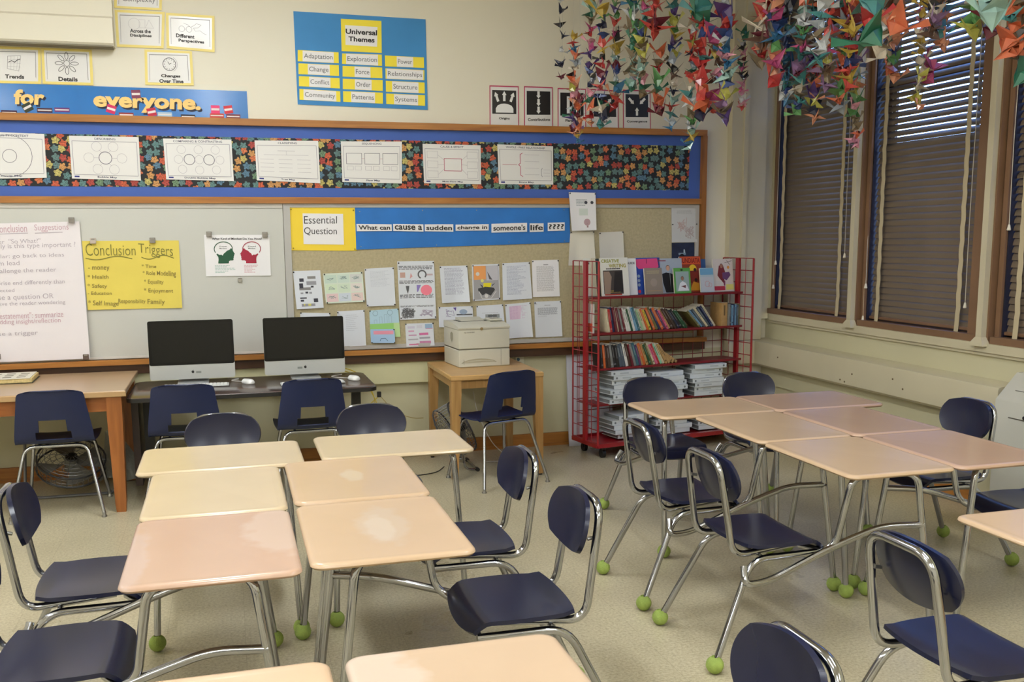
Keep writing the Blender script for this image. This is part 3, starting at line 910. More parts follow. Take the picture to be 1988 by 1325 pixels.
for k in range(8):
    c, s_ = math.cos(R(45 * k)), math.sin(R(45 * k))
    cu, cv = .49 + .046 * c / p.w, .41 + .046 * s_ / p.h
    P = []
    for q in range(12):
        t = 2 * math.pi * q / 12; a, b = .023 * math.cos(t), .010 * math.sin(t)
        P.append((cu + (a * c - b * s_) / p.w, cv + (a * s_ + b * c) / p.h))
    p.line(P, .003, pm((70, 68, 70)), off=.0014, closed=True)
p.ring(.49, .41, .018, .003, pm((70, 68, 70)), n=12, off=.0014); p.done()
p = ycard('changes_card', [(-0.445, 2.805), (-0.152, 2.806), (-0.152, 2.587), (-0.453, 2.582)], [('Changes', .33, .69, .73, .80), ('Over Time', .29, .83, .79, .94)], 'yellow edged card reading Changes Over Time with a clock')
p.ring(.51, .40, .040, .004, pm((90, 88, 90)), off=.0014); p.ring(.51, .40, .050, .002, pm((150, 148, 150)), off=.0014, a0=-60, a1=60, n=8)
for k in range(12): p.disc(.51 + .031 * math.cos(R(30 * k)) / p.w, .40 + .031 * math.sin(R(30 * k)) / p.h, .003, pm((110, 108, 110)), n=6, off=.0014)
p.line([(.51, .40), (.48, .33)], .003, INK, off=.0014); p.line([(.51, .40), (.55, .37)], .003, INK, off=.0014); p.done()

# blue banner
p = Panel('banner', wq([(-1.383, 2.564), (0.185, 2.562), (0.187, 2.373), (-1.399, 2.363)], 6.9975), mat('glossy_blue_banner', (20, 112, 190), .25, noise=(3, .08), coat=.4), th=.001, label='long bright blue banner reading for everyone, small books along it', cat='banner')
for (q, t) in (([(-1.235, 2.528), (-1.055, 2.531), (-1.067, 2.435), (-1.244, 2.436)], 'for'), ([(-0.773, 2.504), (-0.111, 2.5), (-0.118, 2.402), (-0.779, 2.406)], 'everyone.')):
    sh = [(x + .010, z - .012) for x, z in q]
    p.textq(t, wq(sh), pm((40, 46, 66)), .042, 'letter_shadow', .0008)
    p.textq(t, wq(q), pm((246, 204, 130)), .042, 'lettering', .0013)
def lbook(cx, cy, w, h, col, tilt=0):
    c, s_ = math.cos(tilt), math.sin(tilt)
    def f(a, b): return p.uv((cx + a * c - b * s_, 6.99, cy + a * s_ + b * c))
    p.poly([f(-w, -h), f(w, -h), f(w, h), f(-w, h)], pm(col), 'book_picture', .0016)
    p.poly([f(-w * .9, -h * .25), f(w * .9, -h * .25), f(w * .9, h * .3), f(-w * .9, h * .3)], pm((230, 222, 220)), 'book_picture', .002)
for c_, col in (((-1.066, 2.404), (70, 40, 60)), ((-0.964, 2.409), (110, 60, 120)), ((-0.581, 2.388), (150, 60, 60)), ((-0.198, 2.386), (40, 44, 54)), ((-0.015, 2.398), (196, 76, 70)), ((0.09, 2.395), (120, 50, 60)), ((-1.273, 2.384), (60, 30, 60)), ((-0.343, 2.397), (170, 200, 220))):
    lbook(c_[0], c_[1], .045, .014, col)
for c_, col, t in (((-1.165, 2.419), (52, 60, 48), .5), ((-0.67, 2.422), (206, 50, 100), -.3), ((-0.424, 2.41), (190, 48, 70), .2), ((-0.023, 2.438), (226, 70, 120), 0), ((0.06, 2.439), (206, 60, 70), .15), ((-0.514, 2.521), (130, 66, 90), .05)):
    lbook(c_[0], c_[1], .028, .026, col, t)
p.done()

# Universal Themes poster
p = Panel('themes_poster', wq([(0.511, 3.093), (1.412, 3.087), (1.414, 2.474), (0.516, 2.486)], 6.9985), BLUEP, th=.001, label='blue poster headed Universal Themes with yellow word cards', cat='poster', curl=.004)
def on(quad, m, name, off):
    p.poly([p.uv(x) for x in wq(quad)], m, name, off)
on([(0.826, 3.06), (1.102, 3.06), (1.099, 2.847), (0.824, 2.848)], YEL, 'title_card', .002)
on([(0.853, 3.02), (1.074, 3.018), (1.068, 2.887), (0.852, 2.89)], WHITE, 'title_card', .0028)
p.textq('Universal', wq([(0.856, 2.997), (1.071, 2.997), (1.069, 2.961), (0.855, 2.963)]), INK, .03, off=.0036)
p.textq('Themes', wq([(0.873, 2.947), (1.052, 2.947), (1.051, 2.913), (0.872, 2.915)]), INK, .03, off=.0036)
CELLS = [[[(0.53, 2.843), (0.803, 2.839), (0.802, 2.767), (0.527, 2.769)], [(0.531, 2.756), (0.802, 2.755), (0.801, 2.683), (0.529, 2.685)], [(0.531, 2.673), (0.804, 2.669), (0.804, 2.6), (0.529, 2.606)], [(0.531, 2.589), (0.805, 2.582), (0.805, 2.511), (0.529, 2.517)], [(0.827, 2.833), (1.099, 2.837), (1.099, 2.761), (0.824, 2.764)], [(0.827, 2.751), (1.099, 2.751), (1.099, 2.678), (0.825, 2.68)], [(0.826, 2.666), (1.1, 2.666), (1.099, 2.593), (0.824, 2.597)], [(0.825, 2.583), (1.099, 2.582), (1.098, 2.507), (0.824, 2.512)], [(1.12, 2.832), (1.394, 2.83), (1.394, 2.759), (1.12, 2.759)], [(1.122, 2.746), (1.396, 2.744), (1.394, 2.675), (1.121, 2.676)], [(1.122, 2.663), (1.395, 2.66), (1.395, 2.586), (1.121, 2.589)], [(1.122, 2.577), (1.396, 2.574), (1.395, 2.501), (1.121, 2.506)]]][0]
WORDS = [('Adaptation', .12, .88), ('Change', .23, .77), ('Conflict', .25, .77), ('Community', .1, .9), ('Exploration', .1, .9), ('Force', .3, .7), ('Order', .3, .72), ('Patterns', .2, .8), ('Power', .3, .72), ('Relationships', .03, .97), ('Structure', .16, .84), ('Systems', .2, .82)]
def sub(q, u0, v0, u1, v1):
    f = lambda u, v: tuple(q[0][k] * (1 - u) * (1 - v) + q[1][k] * u * (1 - v) + q[2][k] * u * v + q[3][k] * (1 - u) * v for k in (0, 1))
    return [f(u0, v0), f(u1, v0), f(u1, v1), f(u0, v1)]
for q, (w, a, b) in zip(CELLS, WORDS):
    on(q, YEL, 'word_card', .002)
    on(sub(q, a, .04, b, .98), WHITE, 'word_card', .0028)
    p.textq(w, wq(sub(q, a + .03, .26, b - .03, .70 if not set(w) & set('pyg') else .82)), pm((110, 112, 114)), .004, off=.0036)
p.done()

# five icon cards
def icard(name, quad, word, lab, tw=(.22, .78)):
    p = Panel(name, wq(quad, 6.9985), mat('magenta_card', (186, 60, 96), .5), th=.0015, label=lab, cat='sign', group='black and white arrow cards above the frieze')
    p.rect(.03, .03, .97, .985, LAMIN, 'card')
    p.rect(.09, .11, .91, .68, pm((34, 32, 34), .3), 'icon', .001)
    p.text(word, tw[0], .76, tw[1], .83, INK, .03, off=.0014)
    return p
def arrow(p, u, v, ang, L=.055, w=.018, hw=.034):
    c, s_ = math.cos(R(ang)), math.sin(R(ang))
    pts = [(-L / 2, -w / 2), (L * .1, -w / 2), (L * .1, -hw / 2), (L / 2, 0), (L * .1, hw / 2), (L * .1, w / 2), (-L / 2, w / 2)]
    p.poly([(u + (a * c - b * s_) / p.w, v + (a * s_ + b * c) / p.h) for a, b in pts], pm((232, 232, 232)), 'icon', .0014)
p = icard('origins_card', [(1.867, 2.658), (2.085, 2.659), (2.086, 2.37), (1.865, 2.368)], 'Origins', 'arrow card reading Origins, three arrows rising from a dome', (.32, .68))
arrow(p, .24, .27, -110, .07); arrow(p, .5, .25, -90, .07); arrow(p, .77, .27, -70, .07)
p.poly([(.21, .65), (.21, .55), (.27, .48), (.38, .44), (.5, .43), (.62, .44), (.75, .48), (.81, .55), (.81, .65)], pm((232, 232, 232)), 'icon', .0014); p.done()
p = icard('contributions_card', [(2.125, 2.661), (2.344, 2.661), (2.345, 2.373), (2.124, 2.365)], 'Contributions', 'arrow card reading Contributions, three arrows pointing down', (.13, .9))
for k in range(3): arrow(p, .5, .2 + k * .185, 90, .05)
p.done()
p = icard('parallel_card', [(2.382, 2.657), (2.601, 2.658), (2.604, 2.37), (2.382, 2.368)], 'Parallel', 'arrow card with two upright white bars, half hidden by cranes', (.27, .7))
p.rect(.32, .2, .42, .62, pm((232, 232, 232)), 'icon', .0014); p.rect(.6, .2, .7, .62, pm((232, 232, 232)), 'icon', .0014); p.done()
p = icard('paradox_card', [(2.64, 2.658), (2.857, 2.655), (2.863, 2.372), (2.645, 2.367)], 'Paradox', 'arrow card reading Paradox, arrows pointing together, behind red cranes', (.25, .72))
arrow(p, .35, .52, 130, .06); arrow(p, .65, .3, -50, .06); p.done()
p = icard('convergence_card', [(2.894, 2.662), (3.116, 2.663), (3.123, 2.376), (2.899, 2.37)], 'Convergence', 'arrow card reading Convergence, three arrows meeting', (.13, .87))
arrow(p, .3, .28, 45, .06); arrow(p, .7, .28, 135, .06); arrow(p, .5, .54, -90, .06); p.done()

# Essential Question and the blue strip
p = Panel('question_sign', wq([(0.428, 1.8), (0.881, 1.794), (0.883, 1.495), (0.434, 1.503)], 6.981), mat('golden_yellow_paper', (240, 208, 56), .6), th=.001, label='yellow sign reading Essential Question on the tack board', cat='sign')
on = lambda quad, m, name, off: p.poly([p.uv(x) for x in wq(quad)], m, name, off)
on([(0.519, 1.755), (0.796, 1.751), (0.795, 1.539), (0.518, 1.545)], WHITE, 'card', .003)
p.textq('Essential', wq([(0.527, 1.737), (0.753, 1.736), (0.751, 1.685), (0.526, 1.684)]), pm((72, 72, 72)), 0, off=.004)
p.textq('Question', wq([(0.525, 1.661), (0.75, 1.658), (0.748, 1.601), (0.524, 1.605)]), pm((72, 72, 72)), 0, off=.004)
p.pins([(.03, .06), (.97, .06), (.03, .95), (.97, .96)], mat('brass_pin', (140, 120, 50), .3, .8), .005); p.done()
p = Panel('question_strip', wq([(0.879, 1.796), (2.469, 1.801), (2.473, 1.539), (0.88, 1.503)], 6.981), BLUEB, th=.001, label='blue strip reading What can cause a sudden change in someone\'s life', cat='banner', curl=.004, seg=14)
for q, t in (([(0.886, 1.682), (1.134, 1.678), (1.135, 1.631), (0.887, 1.631)], 'What can'), ([(1.144, 1.681), (1.362, 1.677), (1.362, 1.626), (1.144, 1.631)], 'cause a'), ([(1.371, 1.677), (1.58, 1.677), (1.58, 1.624), (1.371, 1.628)], 'sudden'), ([(1.597, 1.674), (1.844, 1.677), (1.843, 1.631), (1.596, 1.63)], 'change in'), ([(1.864, 1.679), (2.135, 1.685), (2.135, 1.621), (1.863, 1.615)], "someone's"), ([(2.155, 1.681), (2.263, 1.681), (2.263, 1.621), (2.155, 1.617)], 'life'), ([(2.295, 1.685), (2.428, 1.688), (2.428, 1.627), (2.295, 1.624)], '????')):
    p.poly([p.uv(x) for x in wq(q)], WHITE, 'word_card', .007)
    p.textq(t, wq(sub(q, .05, .18, .95, .96 if 'g' in t else .80)), INK, .02, off=.0095)
p.pins([(.02, .1), (.3, .08), (.55, .08), (.97, .08), (.02, .93), (.36, .95), (.7, .93), (.97, .95)], M_STEEL, .004); p.done()

# student work on the tack board
def sheet(name, quad, lab, m=None, curl=.012, pins=((.02, .03), (.97, .03)), y=6.981, cat='paper'):
    p = Panel(name, wq(quad, y), m or WHITE2, th=.001, label=lab, cat=cat, group='student papers pinned on the tan board', curl=curl)
    p.pinl = pins
    return p
def fin(p):
    p.pins(p.pinl); return p.done()
CP = [(.03, .03), (.97, .03), (.03, .97), (.97, .97)]
p = sheet('comic_page', [(0.438, 1.361), (0.625, 1.363), (0.639, 1.101), (0.453, 1.096)], 'comic page with small black figures, leftmost in the upper row', curl=.02, pins=[(.02, .03)])
D = pm((60, 60, 70)); G2 = pm((150, 150, 158))
for u, v, w, h, m in ((.2, .2, .16, .09, D), (.5, .15, .3, .07, GREY), (.18, .33, .14, .13, D), (.45, .28, .36, .1, G2), (.17, .44, .42, .07, GREY), (.6, .4, .1, .05, D), (.2, .57, .1, .04, G2), (.38, .55, .1, .05, D), (.52, .56, .1, .05, G2), (.17, .7, .24, .035, D), (.18, .76, .12, .05, D), (.66, .74, .16, .1, D), (.2, .87, .5, .07, G2)): p.rect(u, v, u + w, v + h, m)
p.rect(.22, .87, .33, .93, pm((214, 206, 110))); p.rect(.44, .87, .55, .93, pm((214, 206, 110))); fin(p)
p = sheet('colour_storyboard', [(0.643, 1.339), (0.919, 1.347), (0.928, 1.136), (0.656, 1.129)], 'storyboard sheet in pale green and pink pencil, nine panels', mat('pale_green_paper', (212, 222, 206), .6), pins=CP)
for i in range(3):
    for j in range(3):
        c = [[(196, 214, 200), (200, 216, 204), (206, 208, 204)], [(208, 224, 196), (206, 220, 198), (222, 214, 208)], [(224, 196, 196), (204, 212, 222), (222, 200, 196)]][j][i]
        p.rect(.03 + i * .32, .06 + j * .31, .33 + i * .32, .33 + j * .31, pm(c))
        p.scribble(.08 + i * .32, .12 + j * .31, .27 + i * .32, .24 + j * .31, 12, pm((120, 140, 140)), .002)
fin(p)
p = sheet('lined_page', [(0.933, 1.368), (1.142, 1.377), (1.147, 1.103), (0.941, 1.102)], 'blank-looking lined page with faint handwriting at its top', pins=CP)
p.lines(.18, .08, .85, .5, 13, pm((190, 194, 206)), .3); fin(p)
p = sheet('hidden_page', [(0.477, 1.071), (0.684, 1.061), (0.683, 0.941), (0.473, 0.948)], 'white page mostly hidden behind the right computer screen', pins=[(.02, .02), (.98, .02)]); fin(p)
p = sheet('pencil_page', [(0.732, 1.072), (0.925, 1.078), (0.928, 0.824), (0.734, 0.82)], 'white page with faint pencil writing, right of the computer screen', curl=.016)
p.lines(.3, .12, .9, .6, 9, pm((186, 188, 198)), .25, .6); fin(p)
p = sheet('city_drawing', [(0.959, 1.072), (1.168, 1.081), (1.177, 0.877), (0.962, 0.879)], 'drawing with blue sky, grey towers and a green field', mat('pale_green_page', (186, 216, 156), .6), pins=[(.02, .02), (.98, .02)])
p.rect(.0, .0, .995, .5, pm((176, 206, 222)), off=.0008); p.rect(0, .5, .8, .72, pm((150, 202, 116)), off=.0008)
for u, h in ((.15, .12), (.33, .22), (.5, .3), (.65, .24), (.85, .14)): p.line([(u, .48), (u, .48 - h), (u + .09, .48 - h), (u + .09, .48)], .0025, pm((150, 170, 190)), off=.0012)
for u in (.15, .65): p.ring(u + .05, .12, .018, .002, pm((110, 130, 150)), off=.0012)
fin(p)
p = sheet('car_drawing', [(0.961, 0.94), (1.133, 0.937), (1.135, 0.836), (0.962, 0.841)], 'small blue drawing with a pink stripe and a car, overlapping the green field', mat('blue_pencil_page', (160, 190, 222), .6), y=6.962, pins=[(.97, .04), (.03, .97), (.97, .97)])
p.rect(.12, .12, .95, .38, pm((226, 150, 170)), off=.0008); p.lines(.3, .17, .8, .33, 2, pm((150, 80, 100)), .4); p.line([(.38, .85), (.42, .68), (.6, .66), (.7, .85)], .003, pm((70, 90, 120)), off=.001); fin(p)
p = sheet('tall_comic', [(1.168, 1.417), (1.435, 1.417), (1.442, 1.001), (1.176, 0.999)], 'tall hand-drawn comic with a pink blob, densest of the sheets', pins=CP)
tk = pm((96, 96, 100))
for v0, v1 in ((.08, .15), (.33, .39), (.57, .64), (.76, .79)): p.lines(.03, v0, .97, v1, 3, tk, .55, .05)
p.scribble(.04, .8, .45, .98, 90, tk, .003); p.scribble(.55, .84, .95, .97, 24, pm((160, 150, 170)), .003)
p.disc(.76, .5, .042, pm((238, 130, 150)), ky=.9); p.poly([(.5, .41), (.62, .41), (.58, .46), (.54, .52), (.5, .53)], pm((140, 126, 190)))
p.poly([(.2, .42), (.3, .42), (.28, .5), (.25, .56), (.22, .5)], tk); p.rect(.06, .19, .2, .28, pm((196, 160, 150))); p.poly([(.35, .2), (.4, .26), (.32, .3)], pm((214, 160, 160))); p.ring(.66, .23, .028, .01, tk, n=12, a0=120, a1=400); p.rect(.78, .22, .95, .25, pm((190, 170, 176))); fin(p)
p = sheet('typed_page', [(1.475, 1.378), (1.68, 1.381), (1.691, 1.116), (1.484, 1.113)], 'typed page with a curled lower right corner, above the printer', curl=.028)
p.lines(.15, .06, .85, .8, 22, pm((168, 168, 186)), .45, .15); fin(p)
p = sheet('mask_drawing', [(1.715, 1.385), (1.921, 1.388), (1.926, 1.128), (1.72, 1.12)], 'grey pencil drawing of a masked face with orange square and yellow band', pins=CP, curl=.004)
p.rect(.04, .04, .97, .97, pm((160, 158, 160)), off=.0008); p.rect(.06, .04, .5, .42, pm((232, 160, 96)), off=.0012); p.rect(.52, .05, .95, .45, pm((190, 188, 196)), off=.0012); p.disc(.2, .26, .014, pm((210, 206, 200)), off=.0016); p.disc(.36, .45, .012, pm((216, 216, 130)), off=.0016)
p.poly([(.4, .52), (.7, .52), (.66, .64), (.4, .64)], pm((226, 210, 40)), off=.0016); p.poly([(.26, .54), (.38, .6), (.36, .64)], pm((40, 44, 60)), off=.0016); p.poly([(.84, .52), (.72, .58), (.72, .62)], pm((40, 44, 60)), off=.0016)
p.poly([(.2, .66), (.45, .62), (.78, .66), (.82, .72), (.66, .88), (.48, .80), (.36, .86), (.2, .72)], pm((62, 62, 64)), off=.0016); p.disc(.5, .88, .014, pm((214, 212, 210)), off=.002); p.line([(.24, .75), (.34, .95), (.68, .95), (.86, .76)], .004, pm((214, 212, 210)), off=.002)
p.poly([(.55, .2), (.66, .34), (.74, .44), (.62, .42)], pm((90, 88, 90)), off=.0016); fin(p)
p = sheet('purple_sketch', [(1.462, 1.083), (1.717, 1.084), (1.721, 0.929), (1.461, 0.937)], 'sheet with purple sketches just behind the left side of the printer')
p.scribble(.2, .05, .45, .5, 14, pm((150, 140, 170)), .003); p.poly([(.42, .05), (.52, .04), (.5, .22)], pm((100, 84, 150))); p.rect(.52, .36, .98, .43, pm((90, 92, 98))); p.disc(.72, .26, .03, pm((150, 166, 190)), ky=.6); fin(p)
p = sheet('barcode_page', [(1.745, 1.084), (1.948, 1.091), (1.961, 0.898), (1.747, 0.906)], 'white page with one dark printed box, behind the printer top')
p.rect(.32, .36, .84, .5, pm((150, 152, 152))); p.rect(.42, .39, .74, .47, pm((92, 94, 96)), off=.001); p.lines(.2, .3, .8, .34, 1, pm((180, 180, 184)), .5); fin(p)
p = sheet('pink_note_page', [(1.214, 0.97), (1.421, 0.97), (1.426, 0.805), (1.219, 0.802)], 'sheet of small pink and grey notes, below the tall comic', pins=[(.02, .02), (.98, .02)])
for u, v, w, h, c in ((.08, .12, .25, .1, (200, 196, 214)), (.4, .08, .2, .14, (206, 206, 216)), (.7, .04, .26, .2, (150, 176, 204)), (.72, .2, .24, .06, (216, 150, 180)), (.1, .3, .2, .07, (210, 160, 190)), (.48, .42, .32, .1, (206, 110, 160)), (.1, .48, .28, .06, (190, 150, 180)), (.08, .66, .35, .06, (170, 170, 180)), (.48, .6, .38, .08, (160, 160, 170)), (.1, .88, .34, .06, (206, 120, 160)), (.48, .78, .4, .12, (196, 130, 170))): p.rect(u, v, u + w, v + h, pm(c))
fin(p)
p = sheet('ruled_stack', [(1.946, 1.392), (2.156, 1.399), (2.172, 1.128), (1.946, 1.12)], 'stapled typed pages fanned slightly, right of the mask drawing', curl=.014)
p.lines(.15, .09, .9, .88, 24, pm((170, 174, 192)), .42, .5); fin(p)
p = sheet('essay_page', [(2.174, 1.41), (2.382, 1.413), (2.391, 1.139), (2.178, 1.139)], 'typed essay page, uppermost at the right of the row', WHITE, curl=.010)
p.lines(.42, .12, .6, .15, 1, pm((110, 108, 110)), .6, 0); p.lines(.16, .17, .84, .86, 24, pm((178, 174, 176)), .45, .12); fin(p)
p = sheet('pink_lined_page', [(1.964, 1.089), (2.159, 1.102), (2.174, 0.842), (1.978, 0.836)], 'page with a block of pink handwriting, right of the printer', curl=.022)
p.rect(.15, .07, .62, .46, pm((216, 190, 212))); p.lines(.16, .08, .9, .46, 11, pm((196, 160, 196)), .3, .35); fin(p)
p = sheet('half_page_print', [(2.19, 1.103), (2.4, 1.106), (2.409, 0.837), (2.197, 0.836)], 'white page with grey print in its upper quarter, lower right')
p.lines(.12, .18, .86, .38, 7, pm((150, 154, 164)), .6, .06); p.lines(.38, .1, .6, .13, 1, pm((140, 140, 150)), .6, 0); p.lines(.13, .4, .5, .45, 2, pm((186, 188, 196)), .4); fin(p)
p = sheet('recipe_page', [(2.45, 1.907), (2.661, 1.903), (2.666, 1.628), (2.471, 1.624)], 'page with small grey pictures hanging over the frieze rail, upper right', WHITE, pins=CP[:2], y=6.945)
p.lines(.25, .18, .75, .36, 5, pm((150, 158, 160)), .5, .4); p.rect(.35, .42, .68, .6, pm((206, 214, 206))); p.disc(.64, .78, .026, pm((180, 150, 156))); p.rect(.62, .82, .68, .92, pm((150, 120, 120))); p.disc(.62, .26, .012, D); p.disc(.85, .26, .012, D); fin(p)
p = sheet('cream_page', [(2.476, 1.622), (2.663, 1.623), (2.671, 1.361), (2.451, 1.369)], 'blank cream page curling up, under the page with grey pictures', mat('cream_page', (222, 216, 200), .6), curl=.03, y=6.983); fin(p)
p = sheet('curled_page', [(2.702, 1.612), (2.899, 1.619), (2.905, 1.336), (2.707, 1.339)], 'blank pale page behind the top books of the red rack', mat('grey_cream_page', (208, 204, 194), .6), curl=.03, pins=[(.03, .03), (.97, .02)]); fin(p)
p = sheet('faded_drawing', [(3.296, 1.805), (3.511, 1.809), (3.515, 1.532), (3.301, 1.532)], 'faded reddish drawing at the right end of the board', mat('grey_page', (196, 196, 194), .6), pins=[(.03, .5), (.97, .5)])
p.scribble(.2, .3, .6, .7, 26, pm((184, 160, 154)), .004); p.scribble(.5, .55, .9, .9, 26, pm((176, 160, 156)), .004); p.lines(.2, .12, .85, .22, 3, pm((170, 170, 168)), .4); fin(p)
p = sheet('dark_photo', [(3.303, 1.529), (3.495, 1.53), (3.498, 1.398), (3.306, 1.399)], 'dark blue night photo print at the right end of the board', mat('night_print', (34, 44, 70), .3, noise=(14, .4)), curl=0, pins=[])
p.rect(.3, .6, .62, .72, pm((130, 150, 170))); p.poly([(.52, .4), (.58, .4), (.6, .62), (.52, .62)], pm((170, 186, 200))); p.disc(.45, .8, .02, pm((10, 12, 20))); fin(p)

# sheets held by magnets on the whiteboard
p = Panel('conclusion_chart', wq([(-1.602, 1.688), (-0.907, 1.705), (-0.898, 0.808), (-1.623, 0.805)], 6.976), mat('chart_paper', (228, 222, 226), .6, noise=(3, .02)), th=.001, label='large white chart paper headed Conclusion Suggestions, handwritten, at left', cat='chart paper', curl=.035, seg=12)
pk = pm((176, 166, 176)); pr = pm((196, 160, 172))
for t, x0, y0, x1, y1, m in (('Conclusion', 0, 75, 300, 145, pr), ('Suggestions', 365, 80, 685, 150, pr), ('Answer  "So What?"', -110, 205, 420, 245, pk), ('Really is this type important ?', -60, 245, 745, 300, pk), ('Similar: go back to ideas', -70, 340, 635, 385, pk), ('from lead', -60, 400, 225, 440, pk), ('Challenge the reader', -40, 470, 560, 520, pk), ('Surprise end differently than', -60, 580, 635, 630, pk), ('expected', -50, 650, 175, 690, pk), ('Use a question OR', -20, 705, 530, 765, pk), ('Leave the reader wondering', -20, 770, 635, 815, pk), ('"Restatement": summarize', -20, 870, 615, 925, pr), ('adding insight/reflection', 10, 930, 590, 985, pr), ('Use a trigger', -30, 1040, 380, 1090, pk)):
    P_ = [(0, 420, 4.73)][0]
    def cv(x, y):
        u = (x / 4.73 + 64) / 230.0 ; v = (y / 4.73 + 420 - 433) / 266.0
        return u - v * .06, v
    a = cv(x0, y0); b = cv(x1, y1)
    p.text(t, a[0], a[1], b[0], b[1], m, -.004, off=.002)
p.line([cv(-100, 158), cv(305, 155)], .004, pk, off=.002); p.line([cv(372, 158), cv(625, 155)], .004, pk, off=.002)
p.done()
p = Panel('triggers_chart', wq([(-0.9, 1.579), (-0.301, 1.577), (-0.303, 1.126), (-0.894, 1.128)], 6.981), mat('yellow_chart_paper', (224, 204, 92), .65, noise=(4, .04)), th=.001, label='yellow paper headed Conclusion Triggers, handwritten lists', cat='chart paper', curl=.008)
ok = pm((126, 122, 56)); od = pm((130, 116, 60))
for t, q in (('Conclusion', [(-0.882, 1.563), (-0.575, 1.549), (-0.577, 1.481), (-0.881, 1.482)]), ('Triggers', [(-0.557, 1.56), (-0.342, 1.542), (-0.343, 1.451), (-0.558, 1.481)])):
    p.textq(t, wq(q), ok, -.008, off=.003)
for t, q in (('- money', [(-0.873, 1.413), (-0.744, 1.411), (-0.746, 1.379), (-0.875, 1.381)]), ('* Health', [(-0.881, 1.358), (-0.752, 1.356), (-0.754, 1.331), (-0.882, 1.333)]), ('* Safety', [(-0.885, 1.301), (-0.765, 1.296), (-0.768, 1.262), (-0.887, 1.266)]), ('- Education', [(-0.886, 1.25), (-0.74, 1.245), (-0.741, 1.224), (-0.887, 1.227)]), ('* Self Image', [(-0.887, 1.193), (-0.7, 1.181), (-0.703, 1.142), (-0.89, 1.151)]), ('Responsibility', [(-0.702, 1.197), (-0.533, 1.189), (-0.535, 1.156), (-0.704, 1.16)]), ('Family', [(-0.52, 1.191), (-0.411, 1.186), (-0.414, 1.143), (-0.522, 1.148)]), ('* Time', [(-0.544, 1.422), (-0.451, 1.418), (-0.453, 1.395), (-0.545, 1.399)]), ('* Role Modelling', [(-0.54, 1.378), (-0.331, 1.379), (-0.332, 1.327), (-0.541, 1.347)]), ('* Equality', [(-0.534, 1.322), (-0.411, 1.317), (-0.413, 1.282), (-0.536, 1.287)]), ('* Enjoyment', [(-0.538, 1.264), (-0.354, 1.257), (-0.356, 1.222), (-0.54, 1.226)])):
    p.textq(t, wq(q), od, .002, off=.003)
def wave(x0, x1, y, a):
    return [cv2(x0 + (x1 - x0) * k / 16, y + a * math.sin(k / 16 * 2 * math.pi * 1.1)) for k in range(17)]
def cv2(x, y):
    return (x - 0) / 1390.0 - (y - 200) / 975 * .02, (y - 203) / 975.0
p.line(wave(40, 700, 445, 24), .005, ok, off=.003); p.line(wave(840, 1310, 440, 28), .005, ok, off=.003)
p.done()
p = Panel('mindset_poster', wq([(-0.138, 1.613), (0.29, 1.61), (0.289, 1.332), (-0.138, 1.335)], 6.981), WHITE, th=.001, label='white poster with green and red head silhouettes facing each other', cat='poster', curl=.004)
def J(x, y): return ((x - 90 - (y - 600) * .05) / 1400.0, (y - 180) / 875.0)
a, b = J(235, 240), J(1305, 285)
p.text('What Kind of Mindset Do You Have?', a[0], a[1], b[0], b[1], INK, .02, off=.002)
for col, flip, word in (((38, 84, 60), 1, 'Growth'), ((160, 38, 62), -1, 'Fixed')):
    m = pm(col)
    cx = 470 if flip > 0 else 1095
    def f(x, y): return J(cx + (x - 470) * flip * (1 if flip > 0 else 1.0), y)
    head = [(370, 785), (378, 700), (372, 650), (330, 590), (345, 575), (400, 605), (440, 600), (465, 620), (485, 580), (520, 552), (560, 515), (620, 490), (640, 460), (672, 480), (685, 520), (700, 545), (728, 588), (706, 602), (712, 622), (700, 640), (704, 660), (694, 678), (700, 706), (680, 724), (630, 722), (600, 740), (596, 785)]
    P = [f(x, y) for x, y in head]
    c0 = f(520, 690)
    for i in range(len(P)):
        p.poly([c0, P[i], P[(i + 1) % len(P)]], m, 'head', .002)
    arc = [f(478 + 193 * math.cos(R(t)), 478 + 150 * math.sin(R(t))) for t in range(150, 385, 12)]
    p.line(arc, .0032 * 1.6, m, 'head', .002)
    a, b = f(390, 412), f(556, 437)
    p.text(word, min(a[0], b[0]), a[1], max(a[0], b[0]), b[1], pm((90, 90, 90)), .01, off=.002)
    a, b = f(396, 455), f(552, 478)
    p.text('Mindset', min(a[0], b[0]), a[1], max(a[0], b[0]), b[1], pm((90, 90, 90)), .01, off=.002)
    a, b = J(300 if flip > 0 else 925, 820), J(800 if flip > 0 else 1320, 1000)
    p.lines(a[0], a[1], b[0], b[1], 6, pm((176, 196, 190) if flip > 0 else (212, 176, 184)), .5, .6)
p.done()
M_MAG = mat('grey_magnet', (140, 134, 128), .4, .5)
def magnet(pos, lab, sz=.036, y=6.974, m=None):
    t = MB().bbox(-sz / 2, sz / 2, -.006, .006, -sz / 2, sz / 2, .002).build('magnet', m or M_MAG)
    t.location = (pos[0], y, pos[1])
    MB().box(-sz * .3, sz * .3, -.0085, -.0055, sz * .22, sz * .42).build('clip_lip', M_STEEL, t)
    return tag(t, lab, 'magnet', 'square magnets on the whiteboard')
magnet((-0.95, 1.712), 'square magnet on the top right corner of the large chart paper', y=6.950)
magnet((-0.919, 0.823), 'brown magnet at the bottom right corner of the large chart paper', y=6.920, m=mat('brown_magnet', (96, 78, 70), .5))
magnet((-1.442, 0.847), 'magnet at the left picture edge, bottom of the large chart paper', y=6.915)
magnet((-0.831, 1.578), 'pale magnet on the top left of the yellow paper', m=mat('pale_magnet', (190, 176, 164), .5), y=6.962)
magnet((-0.465, 1.579), 'dark grey magnet on the top right of the yellow paper', y=6.962)
magnet((-0.105, 1.617), 'magnet on the top left corner of the mindset poster', y=6.965)
